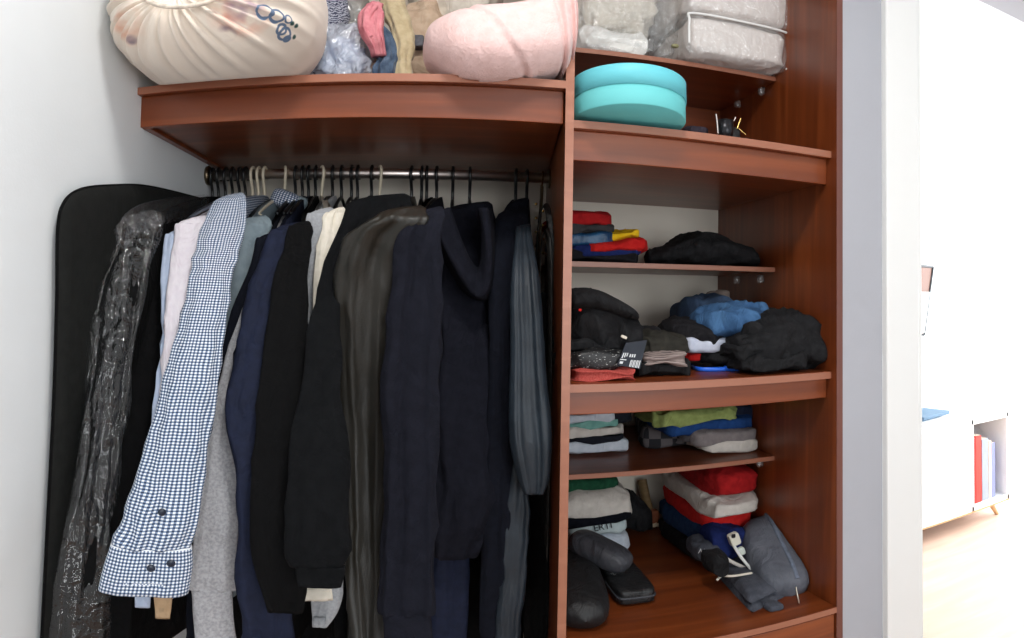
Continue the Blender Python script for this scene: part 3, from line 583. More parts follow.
tag(pxblob('plastic_pouch', clear('grey_bag_film', .55, .15, (168, 164, 158), .8, 30), 336, 366, -20, 40, .24, .12, zb=ZLt, e1=.5, e2=.5, crease=.006, seed=10), 'greyish transparent plastic pouch behind the blue plastic bag', 'pouch')
m_rose = fabric('cloth_rose', (204, 122, 132), (222, 146, 152), .9)
T = thing('rose_cloth', at(372, 70, Y=.08), 'small rose pink cloth bunched up beside the plastic bag', 'cloth')
pxloft('cloth', m_rose, [(368, 380, 5, .09), (361, 381, 16, .08), (359, 380, 28, .075), (362, 380, 36, .075), (370, 382, 46, .08), (374, 383, 56, .09)], T, b=.8, fold=.5, nf=4, amp=.004, seed=31)
tube('fold', [at(376, 6, Y=.065), at(369, 16, Y=.06), at(366, 28, Y=.058), at(371, 37, Y=.06)], .005, m_rose, T, n=8, rows=16)
m_den = fabric('denim_dark', (46, 62, 84), (92, 110, 132), .9, 400, .5, .1, 40)
tag(pxloft('rolled_denim', m_den, [(380, 384, 24, .12), (378, 392, 36, .12), (376, 400, 50, .12), (376, 402, 60, .11), (372, 398, 68, .1), (372, 396, 78, .1)], b=.9, fold=.4, seed=33, amp=.004), 'rolled dark blue denim squeezed between rose cloth and olive knit', 'denim')
tag(pxblob('skin_tone_cloth', fabric('cloth_peach', (208, 176, 160), (218, 188, 172)), 361, 380, 38, 74, .14, .12, zb=ZLt, crease=.004, seed=34), 'peach coloured cloth standing between plastic bag and rolled denim', 'cloth')
m_olive = fabric('knit_beige_olive', (178, 160, 126), (196, 180, 146), .95, 300, .8, .2)
tag(pxloft('knitted_scarf', m_olive, [(378, 402, -14, .16), (381, 405, 6, .15), (388, 411, 26, .13), (394, 414, 44, .12), (395, 412, 58, .11), (396, 410, 66, .1), (395, 414, 78, .1)], b=.7, fold=.25, seed=35, head=False, amp=.003), 'olive beige knitted scarf draped down in a long curve', 'scarf')
tag(pxblob('soft_bag', fabric('cloth_sand', (188, 162, 138), (204, 180, 156)), 398, 446, -8, 74, .2, .16, zb=ZLt, e1=.6, e2=.6, crease=.008, seed=36), 'sand coloured soft cloth bag behind the pink blanket', 'bag')
tag(pxblob('grey_elastic', fabric('webbing_grey', (92, 92, 98), (120, 120, 126)), 410, 424, 34, 46, .17, .03, e1=.3, e2=.3), 'small grey webbing strap between scarf and blanket', 'strap')
tag(pxblob('cream_pillow', fabric('cloth_ivory', (216, 206, 192), (226, 218, 204)), 408, 505, -60, 20, .22, .2, e1=.7, e2=.7, crease=.008, seed=37), 'ivory pillow lying on top behind the pink blanket', 'pillow')

# ------------------------------------------------------------------ right compartments: top inset shelf
Z1, Z3, Z5 = 1.975, 1.479, 1.003
m_white = fabric('bedding_white', (240, 238, 232), (247, 245, 240), .9, 300, .3, .1)
m_bgrey = fabric('bedding_warm_grey', (226, 218, 213), (234, 227, 222), .9, 300, .3, .1)
film = clear('clear_bedding_film', .16, .12, (255, 255, 255), .8, 38, .08)
T = thing('bedding_bag', at(620, 50, Y=.3), 'clear plastic bag full of white bedding above the hat box', 'bag')
pxblob('contents', m_white, 579, 650, 26, 56, INS + .02, .2, T, zb=Z1, e1=.5, e2=.4, crease=.008, seed=40)
pxblob('contents', m_cream, 578, 660, -60, 28, INS + .05, .18, T, e1=.5, e2=.5, crease=.012, seed=41)
pxblob('film', film, 575, 684, -70, 62, INS + .005, .24, T, zb=Z1, e1=.4, e2=.35, crease=.010, cfreq=34, seed=42, rows=40, cols=90)
blob('clip', at(675, 46, Y=INS + .0), (.018, .012, .01), plain('clip_olive', (150, 146, 108), .4), T, e1=.7, e2=.7, rows=8, cols=12)
def zip_bag(label, xl, xr, yt, yb, zb, zt, seed):
    a, b2 = at(xl, yb, Y=.2), at(xr, yb, Y=.2)
    T = thing('quilt_bag', ((a[0] + b2[0]) / 2, INS + .1, zb), label, 'bag')
    c = ((a[0] + b2[0]) / 2, .2 + .15, (zb + zt) / 2); s_ = (b2[0] - a[0], .3, zt - zb)
    blob('quilt', c, (s_[0] * .95, s_[1] * .95, s_[2] * .95), m_bgrey, T, e1=.35, e2=.22, crease=.005, cfreq=22, seed=seed, rows=30, cols=80, flat=zb + .002)
    blob('film', c, s_, film, T, e1=.3, e2=.18, crease=.004, cfreq=40, seed=seed + 1, rows=36, cols=96, flat=zb)
    hx, hy, hz = s_[0] / 2 * .97, s_[1] / 2 * .97, s_[2] / 2 * .93
    loop = [(-hx, -hy, -hz * .6), (-hx, -hy, hz * .6), (-hx * .93, -hy, hz), (0, -hy * 1.02, hz * 1.03), (hx * .93, -hy, hz), (hx, -hy, hz * .6), (hx, -hy, -hz * .6), (hx * .93, -hy, -hz)]
    tube('piping', [np.array(c) + np.array(q) for q in loop], .0032, trim_white, T, n=8, rows=60)
    tube('piping', [np.array(c) + np.array(q) for q in ((hx * .95, -hy, hz), (hx, 0, hz), (hx * .95, hy, hz))], .0032, trim_white, T, n=8, rows=20)
    return T
zt1 = at(740, 20, Y=.2)[2]
zip_bag('clear zipped bag with folded grey quilt, lying directly on the top shelf', 688, 792, 18, 72, Z1, zt1, 50)
zip_bag('clear zipped bag with pale quilt stacked on top of another quilt bag', 686, 798, -60, 14, zt1 + .002, zt1 + .13, 55)

# ------------------------------------------------------------------ hat box and small things
m_tq = plain('paper_turquoise', (104, 200, 212), .55); m_tq2 = plain('paper_turquoise_base', (106, 198, 200), .7)
tl = math.radians(4); ax = np.array([0, math.sin(tl), math.cos(tl)]); HB = np.array([.3705, .045, ZU + .0085])
T = thing('hat_box', HB, 'round turquoise cardboard hat box with lid on the shelf', 'box')
r0 = .111
lathe('box', [(.0001, 0), (r0 * .97, 0), (r0 * .982, .002), (r0 * .982, .05), (.0001, .05)], HB, m_tq2, T, n=72, axis=ax)
lathe('lid', [(r0 * .983, .040), (r0, .040), (r0, .079), (r0 * .985, .081), (.0001, .081)], HB, m_tq, T, n=72, axis=ax)
tag(pxblob('dark_pouch', fabric('cloth_plum', (44, 38, 46)), 690, 712, 124, 134, .08, .08, zb=ZU, e1=.6, e2=.6, crease=.003), 'small dark pouch lying behind the turquoise hat box', 'pouch')
T = thing('metal_cup', at(722, 132, Y=.07), 'small black metal cup with a shiny rim beside the hat box', 'cup')
pc = at(725, 128, Y=.062); pc[2] = ZU
lathe('cup', [(.0001, 0), (.016, 0), (.018, .044), (.016, .0445), (.0145, .004), (.0001, .003)], pc, plain('black_metal', (40, 40, 44), .3, .6), T, n=24)
tube('rim', [at(716, 114, Y=.05), at(717, 122, Y=.05), at(718, 134, Y=.05)], .0018, chrome, T, n=6)
T = thing('eyeglasses', at(741, 133, Y=.08), 'folded eyeglasses with thin golden temples standing on the shelf', 'glasses')
tube('temple', [at(737, 129, Y=.08), at(741, 118, Y=.08)], .0014, gold, T, n=6); tube('temple', [at(738, 128, Y=.075), at(746, 135, Y=.075)], .0014, gold, T, n=6); tube('temple', [at(733, 122, Y=.09), at(736, 117, Y=.09)], .0012, chrome, T, n=6)
pxblob('lens_frame', black_pl, 728, 742, 126, 136, .085, .03, T, zb=ZU, e1=.5, e2=.5)

m_blk3 = fabric('cloth_washed_black', (25, 25, 27), (34, 34, 36), .9, 300, .5, spec=.2, wr=.9)
# ------------------------------------------------------------------ shelf with the bright stack
def cl(name, c, c2=None, **k): return fabric(name, c, c2, **k)
def stack(specs, Yf, d, group=None):
    for name, label, cat, mat, xl, xr, yt, yb, kw in specs:
        kw = dict(kw); yf = kw.pop('Y', Yf); dd = kw.pop('d', d); zb = kw.pop('zb', None)
        base = dict(e1=.45, e2=.3, layers=2, groove=.07, amp=.005, freq=22, crease=.0025, seed=len(label)); base.update(kw)
        o = tag(pxblob(name, mat, xl, xr, yt, yb, yf, dd, zb=zb, **base), label, cat)
        if group: o['group'] = group
m_red = cl('cotton_red', (150, 22, 26), (172, 30, 32)); m_red2 = cl('cotton_bright_red', (190, 28, 28), (208, 40, 36)); m_char = cl('cotton_charcoal', (52, 52, 54)); m_yel = cl('cotton_yellow', (232, 186, 20), (242, 200, 40))
m_teal = cl('satin_teal_blue', (12, 52, 90), (28, 88, 128), rough=.4, spec=.6, scale=30); m_blu = cl('cotton_royal_blue', (22, 34, 84), (30, 44, 100)); m_dk = cl('cotton_near_black', (26, 25, 28), (32, 31, 34))
stack([
    ('folded_shirt', 'charcoal and navy folded shirt at the bottom under the royal blue one', 'shirt', m_dk, 566, 642, 249, 261, dict(zb=Z3)),
    ('folded_shirt', 'royal blue folded shirt under the bright red one', 'shirt', m_blu, 572, 646, 243, 257, dict(tilt=.06)),
    ('folded_shirt', 'shiny teal blue folded football shirt', 'shirt', m_teal, 560, 616, 231, 249, dict(tilt=.0, crease=.004)),
    ('folded_shirt', 'bright red folded shirt drooping over the royal blue one', 'shirt', m_red2, 588, 651, 239, 252, dict(tilt=.09, crease=.004, Y=INS + .02)),
    ('folded_shirt', 'yellow folded shirt poking out under the charcoal shirt', 'shirt', m_yel, 604, 643, 229, 241, dict(tilt=.12, crease=.003, Y=INS + .035)),
    ('folded_shirt', 'charcoal folded shirt under the dark red one', 'shirt', m_char, 560, 619, 221, 235, dict(tilt=.05, crease=.003)),
    ('folded_shirt', 'dark red folded shirt on top of the bright pile', 'shirt', m_red, 556, 614, 211, 226, dict(tilt=.04, crease=.003)),
], INS + .03, .2)
T = thing('folded_jacket', at(700, 262, Y=.35), 'black folded jacket lying alone on the upper inner shelf', 'jacket')
xloft('cloth', m_blk3, [(648, 254, 263, INS + .08, .04), (654, 250, 263, INS + .1, .12), (668, 246, 264, INS + .11, .16), (680, 237, 265, INS + .11, .18), (690, 234, 265, INS + .11, .2), (706, 236, 266, INS + .11, .2), (724, 243, 266, INS + .11, .2), (742, 249, 267, INS + .11, .18), (752, 258, 267, INS + .1, .1), (756, 263, 267, INS + .1, .03)], T, amp=.004, freq=34, crease=.008, seed=60, flat=Z3)

# ------------------------------------------------------------------ middle shelf
m_pat, nt, b = newmat('speckled_black_film'); tc = nd(nt, 'ShaderNodeTexCoord'); mp = nd(nt, 'ShaderNodeMapping'); mp.inputs['Scale'].default_value = (1, 1, 2.6); nt.links.new(tc.outputs['Object'], mp.inputs['Vector'])
noise_mix(nt, b, lin((22, 22, 24)), lin((205, 205, 202)), 170, mp.outputs[0], 2, .64, .69); b.inputs['Roughness'].default_value = .45
m_brick = cl('cloth_brick_red', (158, 58, 52), (190, 90, 82), scale=500, weave=300)
m_knit, nt, b = newmat('knit_brown_grey'); tc = nd(nt, 'ShaderNodeTexCoord'); wv = nd(nt, 'ShaderNodeTexWave', bands_direction='Z'); wv.inputs['Scale'].default_value = 110; wv.inputs['Distortion'].default_value = 1.5; nt.links.new(tc.outputs['Object'], wv.inputs['Vector'])
cr = nd(nt, 'ShaderNodeValToRGB'); cr.color_ramp.elements[0].color = (*lin((88, 72, 70)), 1); cr.color_ramp.elements[1].color = (*lin((176, 160, 154)), 1); nt.links.new(wv.outputs['Fac'], cr.inputs[0]); nt.links.new(cr.outputs[0], b.inputs['Base Color']); b.inputs['Roughness'].default_value = .95
m_jean = cl('denim_blue', (46, 78, 118), (72, 110, 152), scale=25, wr=.9); m_jean2 = cl('denim_dark_blue', (38, 52, 74), (52, 70, 94), scale=30); m_olv = cl('cotton_olive_black', (44, 42, 38), (54, 52, 46)); m_lil = cl('cotton_pale_lilac', (190, 196, 214), (206, 210, 224))
def heap(name, label, cat, mat, st, seed=1, amp=.004, crease=.005, flat=ZM, freq=40, **k):
    T = thing(name, at(st[len(st) // 2][0], st[len(st) // 2][2], Y=st[0][3]), label, cat)
    xloft('cloth', mat, st, T, rows=70, n=64, amp=amp, crease=crease, freq=freq, seed=seed, flat=flat, **k); return T
g = heap('backpack', 'black padded backpack with a rounded top flap on the middle shelf', 'backpack', m_blk3, [(560, 296, 352, .2, .12), (572, 292, 352, .2, .2), (588, 290, 353, .2, .22), (602, 298, 353, .2, .22), (618, 306, 353, .2, .2), (628, 312, 352, .2, .18), (631, 325, 350, .2, .1), (632, 338, 345, .2, .02)], 61, crease=.007, freq=30)
xloft('flap', m_blk3, [(566, 290, 310, .17, .16), (588, 288, 312, .165, .2), (606, 296, 316, .165, .2), (622, 306, 319, .17, .18), (631, 313, 320, .17, .1), (632, 316, 318, .17, .02)], g, amp=.002, seed=62)
blob('patch', at(580, 310, Y=.075), (.006, .003, .005), m_red2, g, rows=6, cols=8); blob('tag', at(624, 337, Y=.088), (.014, .003, .006), m_cream, g, tilt=-.4, rows=6, cols=10)
stack([
    ('folded_cloth', 'brick red patterned cloth folded flat at the shelf edge', 'cloth', m_brick, 575, 639, 371.5, 381, dict(zb=ZM, Y=.045, d=.12, layers=3, groove=.1)),
    ('folded_cloth', 'black cloth with white speckles folded above the brick red one', 'cloth', m_pat, 564, 634, 350, 373, dict(Y=.07, d=.16, crease=.004, tilt=.06)),
    ('folded_trousers', 'plain black folded trousers between backpack and speckled cloth', 'trousers', m_blk3, 564, 632, 336, 354, dict(Y=.1, d=.16, tilt=.04)),
    ('folded_trousers', 'long black folded trousers lying behind the printed card', 'trousers', m_dk, 610, 664, 328, 362, dict(Y=.2, d=.16, tilt=.1, crease=.004)),
    ('folded_cloth', 'shiny black folded cloth under the striped knit', 'cloth', m_blk3, 640, 690, 363, 376, dict(zb=ZM, Y=.085, d=.12, crease=.004)),
    ('folded_sweater', 'brown grey striped knit folded into a thin flat bundle', 'sweater', m_knit, 643, 690, 354, 368, dict(Y=.075, d=.12, layers=3, groove=.12, tilt=.02)),
    ('folded_trousers', 'olive black crumpled trousers resting on the striped knit', 'trousers', m_olv, 644, 692, 334, 358, dict(Y=.12, d=.15, crease=.006, e1=.7)),
], .1, .15)
T = thing('printed_card', at(636, 368, Y=.07), 'dark navy clothing card with white printed lines and barcode', 'card')
p = [at(626, 343, Y=.085), at(647, 340, Y=.09), at(640, 369, Y=.062), at(617, 365, Y=.06)]
V = np.array(p + [q + np.array([0, .002, 0]) for q in p]); m_card = plain('card_navy', (30, 36, 48), .5)
mesh_obj('card', V, [(0, 3, 2, 1), (4, 5, 6, 7), (0, 1, 5, 4), (1, 2, 6, 5), (2, 3, 7, 6), (3, 0, 4, 7)], m_card, T, False)
m_prt = plain('print_white', (214, 216, 218), .7)
def on_card(u, v): return (p[0] * (1 - u) + p[1] * u) * (1 - v) + (p[3] * (1 - u) + p[2] * u) * v + np.array([0, -.0008, 0])
def bar(u0, u1, v0, v1):
    q = [on_card(u0, v0), on_card(u1, v0), on_card(u1, v1), on_card(u0, v1)]
    mesh_obj('print', np.array(q), [(0, 3, 2, 1)], m_prt, T, False)
for i in range(3): bar(.06 + i * .09, .11 + i * .09, .45, .68 - .04 * i)
bar(.03, .30, .72, .76); bar(.06, .2, .82, .92)
for i in range(7): bar(.5 + i * .065, .5 + i * .065 + (.03 if i % 2 else .045), .72, .98)
for i in range(3): bar(.38 + i * .1, .44 + i * .1, .5, .62)
heap('jeans', 'crumpled mid blue jeans on top of the dark denim', 'jeans', m_jean, [(694, 318, 338, .2, .03), (700, 312, 340, .2, .14), (712, 307, 341, .2, .18), (728, 305, 338, .2, .2), (744, 304, 334, .21, .18), (756, 304, 328, .21, .12), (762, 310, 320, .21, .02)], 64, crease=.008, freq=30, flat=None)
heap('jeans', 'dark blue denim jeans heaped against the back wall', 'jeans', m_jean2, [(678, 312, 326, .32, .03), (682, 302, 332, .32, .14), (694, 298, 336, .32, .18), (708, 295, 338, .32, .2), (724, 300, 336, .32, .2), (740, 304, 330, .32, .16), (750, 310, 326, .32, .03)], 65, crease=.008, freq=30, flat=None)
tag(pxblob('crumpled_paper', cl('paper_taupe', (132, 118, 110)), 713, 732, 289, 312, .4, .05, e1=.7, e2=.6, crease=.004, tilt=.3), 'taupe cloth corner sticking up behind the jeans', 'cloth')
heap('folded_sweater', 'black sweater with a sleeve spilling left under the jeans', 'sweater', m_dk, [(662, 328, 336, .24, .03), (668, 322, 342, .24, .14), (682, 318, 350, .25, .2), (698, 322, 356, .25, .22), (720, 334, 358, .25, .22), (742, 336, 358, .25, .2), (752, 340, 356, .25, .05)], 66, crease=.006)
tag(pxblob('folded_shirt', m_lil, 686, 741, 338, 353, .14, .15, e1=.45, e2=.4, layers=2, crease=.004, tilt=-.06, seed=67), 'pale lilac folded shirt under the black sweater', 'shirt')
heap('folded_cloth', 'black crumpled cloth under the pale lilac shirt', 'cloth', m_blk3, [(692, 352, 360, .2, .04), (704, 350, 362, .2, .14), (726, 350, 363, .2, .16), (745, 350, 364, .2, .12)], 68)
tag(pxblob('folded_cloth', m_red2, 688, 708, 353, 361, .17, .1, crease=.002), 'red cloth corner under the pale lilac shirt', 'cloth')
g = heap('jacket_pile', 'big heap of black sports jackets at the right end of the middle shelf', 'jacket', m_blk3, [(724, 350, 368, .14, .06), (732, 336, 370, .15, .16), (742, 322, 371, .16, .22), (756, 315, 372, .16, .24), (775, 312, 372, .165, .25), (792, 313, 372, .17, .25), (806, 319, 371, .17, .24), (813, 330, 370, .175, .2), (818, 345, 369, .18, .12), (821, 358, 368, .19, .03)], 69, crease=.011, freq=30)
for k_, (xl, xr, yt, yb, tl_) in enumerate(((746, 808, 356, 371, .0), (738, 815, 345, 360, -.03), (742, 812, 334, 349, .04), (748, 804, 324, 339, -.05))):
    lay = pxblob('folded_layer', m_blk3, xl, xr, yt, yb, .035 + .012 * k_, .1, g, e1=.6, e2=.35, tilt=tl_, amp=.005, crease=.006, seed=90 + k_, layers=2, groove=.08)
    if k_ in (1, 3): tube('logo', [osurf(lay, 786 + 8 * (k_ == 1), (yt + yb) / 2 - 1, .002), osurf(lay, 793 + 8 * (k_ == 1), (yt + yb) / 2 + 1, .002)], .0010, m_prt, g, n=6, rows=3)
m_blue = plain('plastic_bright_blue', (40, 110, 235), .4)
T = thing('blue_strap', at(715, 371, Y=.14), 'bright blue plastic strap lying flat at the shelf front', 'strap')
tube('strap', [at(px, py, Z=ZM + .005) for px, py in ((688, 362), (692, 366), (698, 369), (712, 369.5), (728, 369), (748, 368.5))], .005, m_blue, T, n=8, rows=40, flat=.6)
blob('buckle', at(729, 367.5, Z=ZM + .008), (.022, .02, .009), m_blue, T, rows=8, cols=12)

# ------------------------------------------------------------------ lower inner shelf
m_offw = cl('cotton_off_white', (206, 200, 192), (218, 212, 204)); m_mint = cl('cotton_mint', (112, 168, 160), (130, 184, 174)); m_pal = cl('cotton_pale_blue_white', (196, 206, 218), (212, 220, 230)); m_dnv = cl('cotton_ink', (24, 26, 34))
m_lime = cl('cotton_lime', (134, 150, 88), (152, 168, 104)); m_azu = cl('cotton_azure', (24, 58, 112), (32, 70, 128)); m_stl = cl('cotton_steel_blue', (32, 56, 92), (42, 68, 106)); m_mgr = cl('cotton_mid_grey', (122, 116, 118), (136, 130, 130))
m_pld, nt, b = newmat('plaid_dark'); tc = nd(nt, 'ShaderNodeTexCoord'); ck = nd(nt, 'ShaderNodeTexChecker'); ck.inputs['Scale'].default_value = 34; ck.inputs[1].default_value = (*lin((28, 28, 34)), 1); ck.inputs[2].default_value = (*lin((92, 86, 88)), 1); nt.links.new(tc.outputs['Object'], ck.inputs[0]); nt.links.new(ck.outputs[0], b.inputs['Base Color']); b.inputs['Roughness'].default_value = .9
YS = .41
stack([
    ('folded_t_shirt', 'off white folded t-shirt at the bottom of the pale pile', 't-shirt', m_pal, 558, 632, 441, 456, dict(zb=Z5, layers=2)),
    ('folded_t_shirt', 'black folded t-shirt between two pale ones', 't-shirt', m_dnv, 558, 627, 436, 445, dict()),
    ('folded_t_shirt', 'warm off white folded t-shirt with a rounded fold', 't-shirt', m_offw, 558, 627, 427, 440, dict(tilt=.03)),
    ('folded_t_shirt', 'mint green folded t-shirt in the pale pile', 't-shirt', m_mint, 558, 622, 420, 430, dict(tilt=.03)),
    ('folded_t_shirt', 'white folded t-shirt with dark trim on top of the pale pile', 't-shirt', m_pal, 556, 618, 412, 424, dict(tilt=.05)),
    ('folded_t_shirt', 'black folded t-shirt at the back of the pale pile', 't-shirt', m_dnv, 596, 636, 406, 428, dict(Y=.42, d=.2)),
], YS, .24)
stack([
    ('folded_t_shirt', 'white folded t-shirt at the bottom beside the plaid shirt', 't-shirt', m_offw, 704, 764, 439, 454, dict(zb=Z5, tilt=-.04)),
    ('folded_shirt', 'dark grey plaid shirt folded on the lower inner shelf', 'shirt', m_pld, 655, 712, 424, 450, dict(Y=.42, d=.24, yaw=-.25, zb=Z5)),
    ('folded_t_shirt', 'mid grey folded t-shirt above the white one', 't-shirt', m_mgr, 694, 760, 430, 447, dict(tilt=-.05)),
    ('folded_t_shirt', 'azure blue folded t-shirt under the lime green shirt', 't-shirt', m_azu, 668, 758, 418, 436, dict(Y=.33, d=.26)),
    ('folded_t_shirt', 'dark blue folded t-shirt at the top back', 't-shirt', m_navy2, 716, 758, 404, 424, dict(Y=.36, d=.24)),
    ('folded_shirt', 'lime green shirt crumpled on top of the blue t-shirts', 'shirt', m_lime, 658, 742, 408, 427, dict(Y=.33, d=.22, crease=.009, e1=.7)),
], .31, .26)

# ------------------------------------------------------------------ bottom compartment
m_grn = cl('cotton_dark_green', (22, 66, 46), (30, 80, 56)); m_txt = cl('cotton_pale_aqua', (190, 206, 208), (204, 218, 220))
def text(name, s_, size, M, mat, parent):
    cu = bpy.data.curves.new('print', 'FONT'); cu.body = s_; cu.size = size; cu.align_x = 'CENTER'; cu.align_y = 'CENTER'
    tmp = bpy.data.objects.new('tmp', cu); sc.collection.objects.link(tmp); bpy.context.view_layer.update()
    me = bpy.data.meshes.new_from_object(tmp.evaluated_get(bpy.context.evaluated_depsgraph_get())); bpy.data.objects.remove(tmp)
    me.materials.clear(); me.materials.append(mat); me.transform(M); me.transform(Matrix.Translation(Vector(-ORG[parent])))
    o = link(bpy.data.objects.new(name, me)); o.parent = parent; ORG[o] = ORG[parent]; return o
def frame(pos, right, normal):
    r = Vector(right).normalized(); n = Vector(normal).normalized(); u = n.cross(r).normalized(); r = u.cross(n)
    return Matrix([[r[i], u[i], n[i], pos[i]] for i in range(3)] + [[0, 0, 0, 1]])
T = thing('folded_t_shirt', at(610, 545, Y=.3), 'white folded t-shirt with dark tag at the bottom of the green pile', 't-shirt')
pxblob('cloth', m_pal, 572, 633, 534, 552, .5, .22, T, e1=.5, e2=.3, layers=2, crease=.003, zb=ZB, tilt=.0)
T = thing('folded_t_shirt', at(605, 532, Y=.3), 'pale aqua folded t-shirt with black lettering under the white one', 't-shirt')
pxblob('cloth', m_txt, 566, 630, 521, 538, .48, .24, T, e1=.5, e2=.3, crease=.003)
text('lettering', 'ERTI', .026, frame(at(603, 527, Y=.475), (1, 0, .12), (0, -1, .35)), m_dnv, T)
T = thing('folded_shirt', at(605, 520, Y=.3), 'off white folded shirt with a navy hem, second in the green pile', 'shirt')
pxblob('cloth', m_offw, 550, 638, 491, 524, .46, .26, T, e1=.6, e2=.35, layers=0, crease=.004, sag=.008, seed=71)
pxblob('hem', m_navy, 550, 636, 515, 530, .455, .24, T, e1=.6, e2=.3, crease=.002, tilt=.08)
T = thing('folded_shirt', at(600, 485, Y=.36), 'dark green folded shirt on top of the pile in the bottom compartment', 'shirt')
pxblob('cloth', m_grn, 550, 622, 477, 503, .5, .24, T, e1=.5, e2=.35, crease=.003)
heap('cap', 'black cloth cap tucked behind the green pile', 'cap', m_blk3, [(616, 492, 524, .64, .08), (626, 489, 526, .64, .14), (638, 498, 528, .64, .14), (650, 510, 527, .64, .06)], 72, flat=ZB)
T = thing('wooden_brush', at(657, 526, Z=ZB), 'old wooden clothes brush leaning on the back of the bottom compartment', 'brush')
m_br = wood('brush_wood', 10, 10, 60, (120, 96, 62), (160, 132, 92), .7)
tube('handle', [at(642, 480, Y=.73), at(645, 495, Y=.71), at(648, 508, Y=.69), at(650, 515, Y=.68)], .020, m_br, T, n=14, rows=24, flat=.7)
blob('head', at(651, 517, Y=.665), (.045, .03, .05), wood('brush_face', 30, 30, 10, (128, 66, 36), (150, 84, 50), .7), T, e1=.4, e2=.4)
blob('bristles', at(651, 524, Y=.665), (.052, .034, .014), cl('bristle_pale', (206, 190, 164)), T, e1=.6, e2=.5, amp=.002, freq=200)
# pile with red on top
for name, label, cat, mat, z0, z1, wx, y0_, y1_, kw in (
    ('folded_trousers', 'dark folded trousers at the bottom under the blue shirt', 'trousers', m_dk, ZB, .735, .15, .33, .66, {}),
    ('folded_shirt', 'steel blue folded shirt near the bottom of the red pile', 'shirt', m_stl, .722, .80, .142, .34, .68, dict(e1=.6)),
    ('folded_shirt', 'bright red folded shirt in the middle of the pile', 'shirt', m_red2, .785, .845, .138, .33, .66, {}),
    ('folded_shirt', 'white folded shirt with a beige corner under the red t-shirt', 'shirt', m_offw, .832, .89, .142, .29, .66, dict(crease=.004)),
    ('folded_t_shirt', 'crimson red folded t-shirt on top of the pile in the bottom compartment', 't-shirt', m_red, .88, .965, .128, .30, .64, dict(e1=.6))):
    base = dict(e1=.45, e2=.3, layers=2, groove=.06, amp=.004, freq=22, crease=.003, seed=len(label)); base.update(kw)
    tag(blob(name, (XR - .006 - wx / 2, (y0_ + y1_) / 2, (z0 + z1) / 2), (wx, y1_ - y0_, z1 - z0), mat, flat=z0, **base), label, cat)
# glasses cases
m_gc = cl('case_grey_shell', (58, 60, 66), (66, 68, 74), rough=.5, spec=.5); m_bc = cl('case_black_shell', (24, 25, 27), (30, 31, 33), rough=.5, spec=.5)
def capsule(name, A, B, r, mat, parent, flat=.6, n=24):
    A, B = np.array(A), np.array(B); t = np.linspace(-1, 1, 24); d = (B - A); L = np.linalg.norm(d); d /= L
    side = np.cross(d, [0, 0, 1]); side /= np.linalg.norm(side); up = np.cross(side, d); P = []
    for u in t:
        k = max(.0, 1 - abs(u) ** 4) ** .42 + .01
        P.append([A + d * L * (u + 1) / 2 + side * r * k * sp(math.cos(q), .8) + up * r * flat * k * sp(math.sin(q), .8) for q in np.linspace(0, 2 * math.pi, n, False)])
    return grid(name, np.array(P), mat, parent)
T = thing('glasses_case', at(585, 622, Z=ZB), 'large rounded black zip case standing beside the divider', 'case')
capsule('shell', at(570, 556, Z=ZB + .05), at(586, 622, Z=ZB + .035), .058, m_bc, T, .75)
tube('zipper', [at(600, 606, Z=ZB + .02), at(597, 612, Z=ZB + .018), at(592, 617, Z=ZB + .016)], .0015, chrome, T, n=6)
T = thing('glasses_case', at(605, 560, Z=ZB), 'smooth grey oval glasses case resting across two black cases', 'case')
capsule('shell', at(572, 536, Z=ZB + .12), at(630, 566, Z=ZB + .075), .040, m_gc, T, .8)
T = thing('glasses_case', at(630, 600, Z=ZB), 'flat black rectangular glasses case lying on the bottom board', 'case')
a, c_ = at(610, 570, Z=ZB), at(636, 604, Z=ZB); yw = math.atan2(c_[1] - a[1], c_[0] - a[0])
ctr = (a + c_) / 2
blob('shell', (ctr[0], ctr[1], ZB + .024), (np.linalg.norm((c_ - a)[:2]) * 1.15, .088, .046), m_bc, T, e1=.35, e2=.28, yaw=yw, flat=ZB)
blob('rim', (ctr[0], ctr[1], ZB + .024), (np.linalg.norm((c_ - a)[:2]) * 1.165, .092, .008), m_gc, T, e1=.3, e2=.25, yaw=yw)
text('logo', 'IN', .013, frame(at(613, 574, Z=ZB + .0485), (.6, -.8, 0), (0, 0, 1)), m_prt, T)
# grey pouch, trousers, cables
m_pch = cl('nylon_grey', (84, 88, 98), (104, 108, 118), rough=.6, scale=18, spec=.5); m_gtr = cl('twill_grey', (70, 73, 82), (82, 85, 94))
T = thing('toiletry_pouch', at(780, 590, Z=ZB), 'grey nylon zipped pouch standing on end against the side panel', 'pouch')
A0, B0 = at(757, 522, Y=.33), at(792, 596, Y=.10)
P = []; ts = np.linspace(-1, 1, 34); d = B0 - A0; L = np.linalg.norm(d); d /= L; side = np.cross(d, [0, 0, 1]); side /= np.linalg.norm(side); up = np.cross(side, d)
for u in ts:
    k = max(0, 1 - abs(u) ** 5) ** .5 + .012
    P.append([A0 + d * L * ((u + 1) / 2) + side * .060 * k * sp(math.cos(q), .75) + up * .052 * k * sp(math.sin(q), .75) for q in np.linspace(0, 2 * math.pi, 48, False)])
P = np.array(P); N = P - P.mean(1, keepdims=True); N /= np.linalg.norm(N, axis=-1)[..., None] + 1e-9; P = P + N * (.004 * nz(P, 28, 81) + .005 * ridge(P, 26, 82))[..., None]
P[..., 2] = np.maximum(P[..., 2], ZB); P[..., 0] = np.minimum(P[..., 0], XR - .003)
grid('body', P, m_pch, T)
zp = [A0 + d * L * u + up * (.056 if .1 < u < .9 else .045) - side * .012 for u in (.06, .25, .5, .75, .93)]
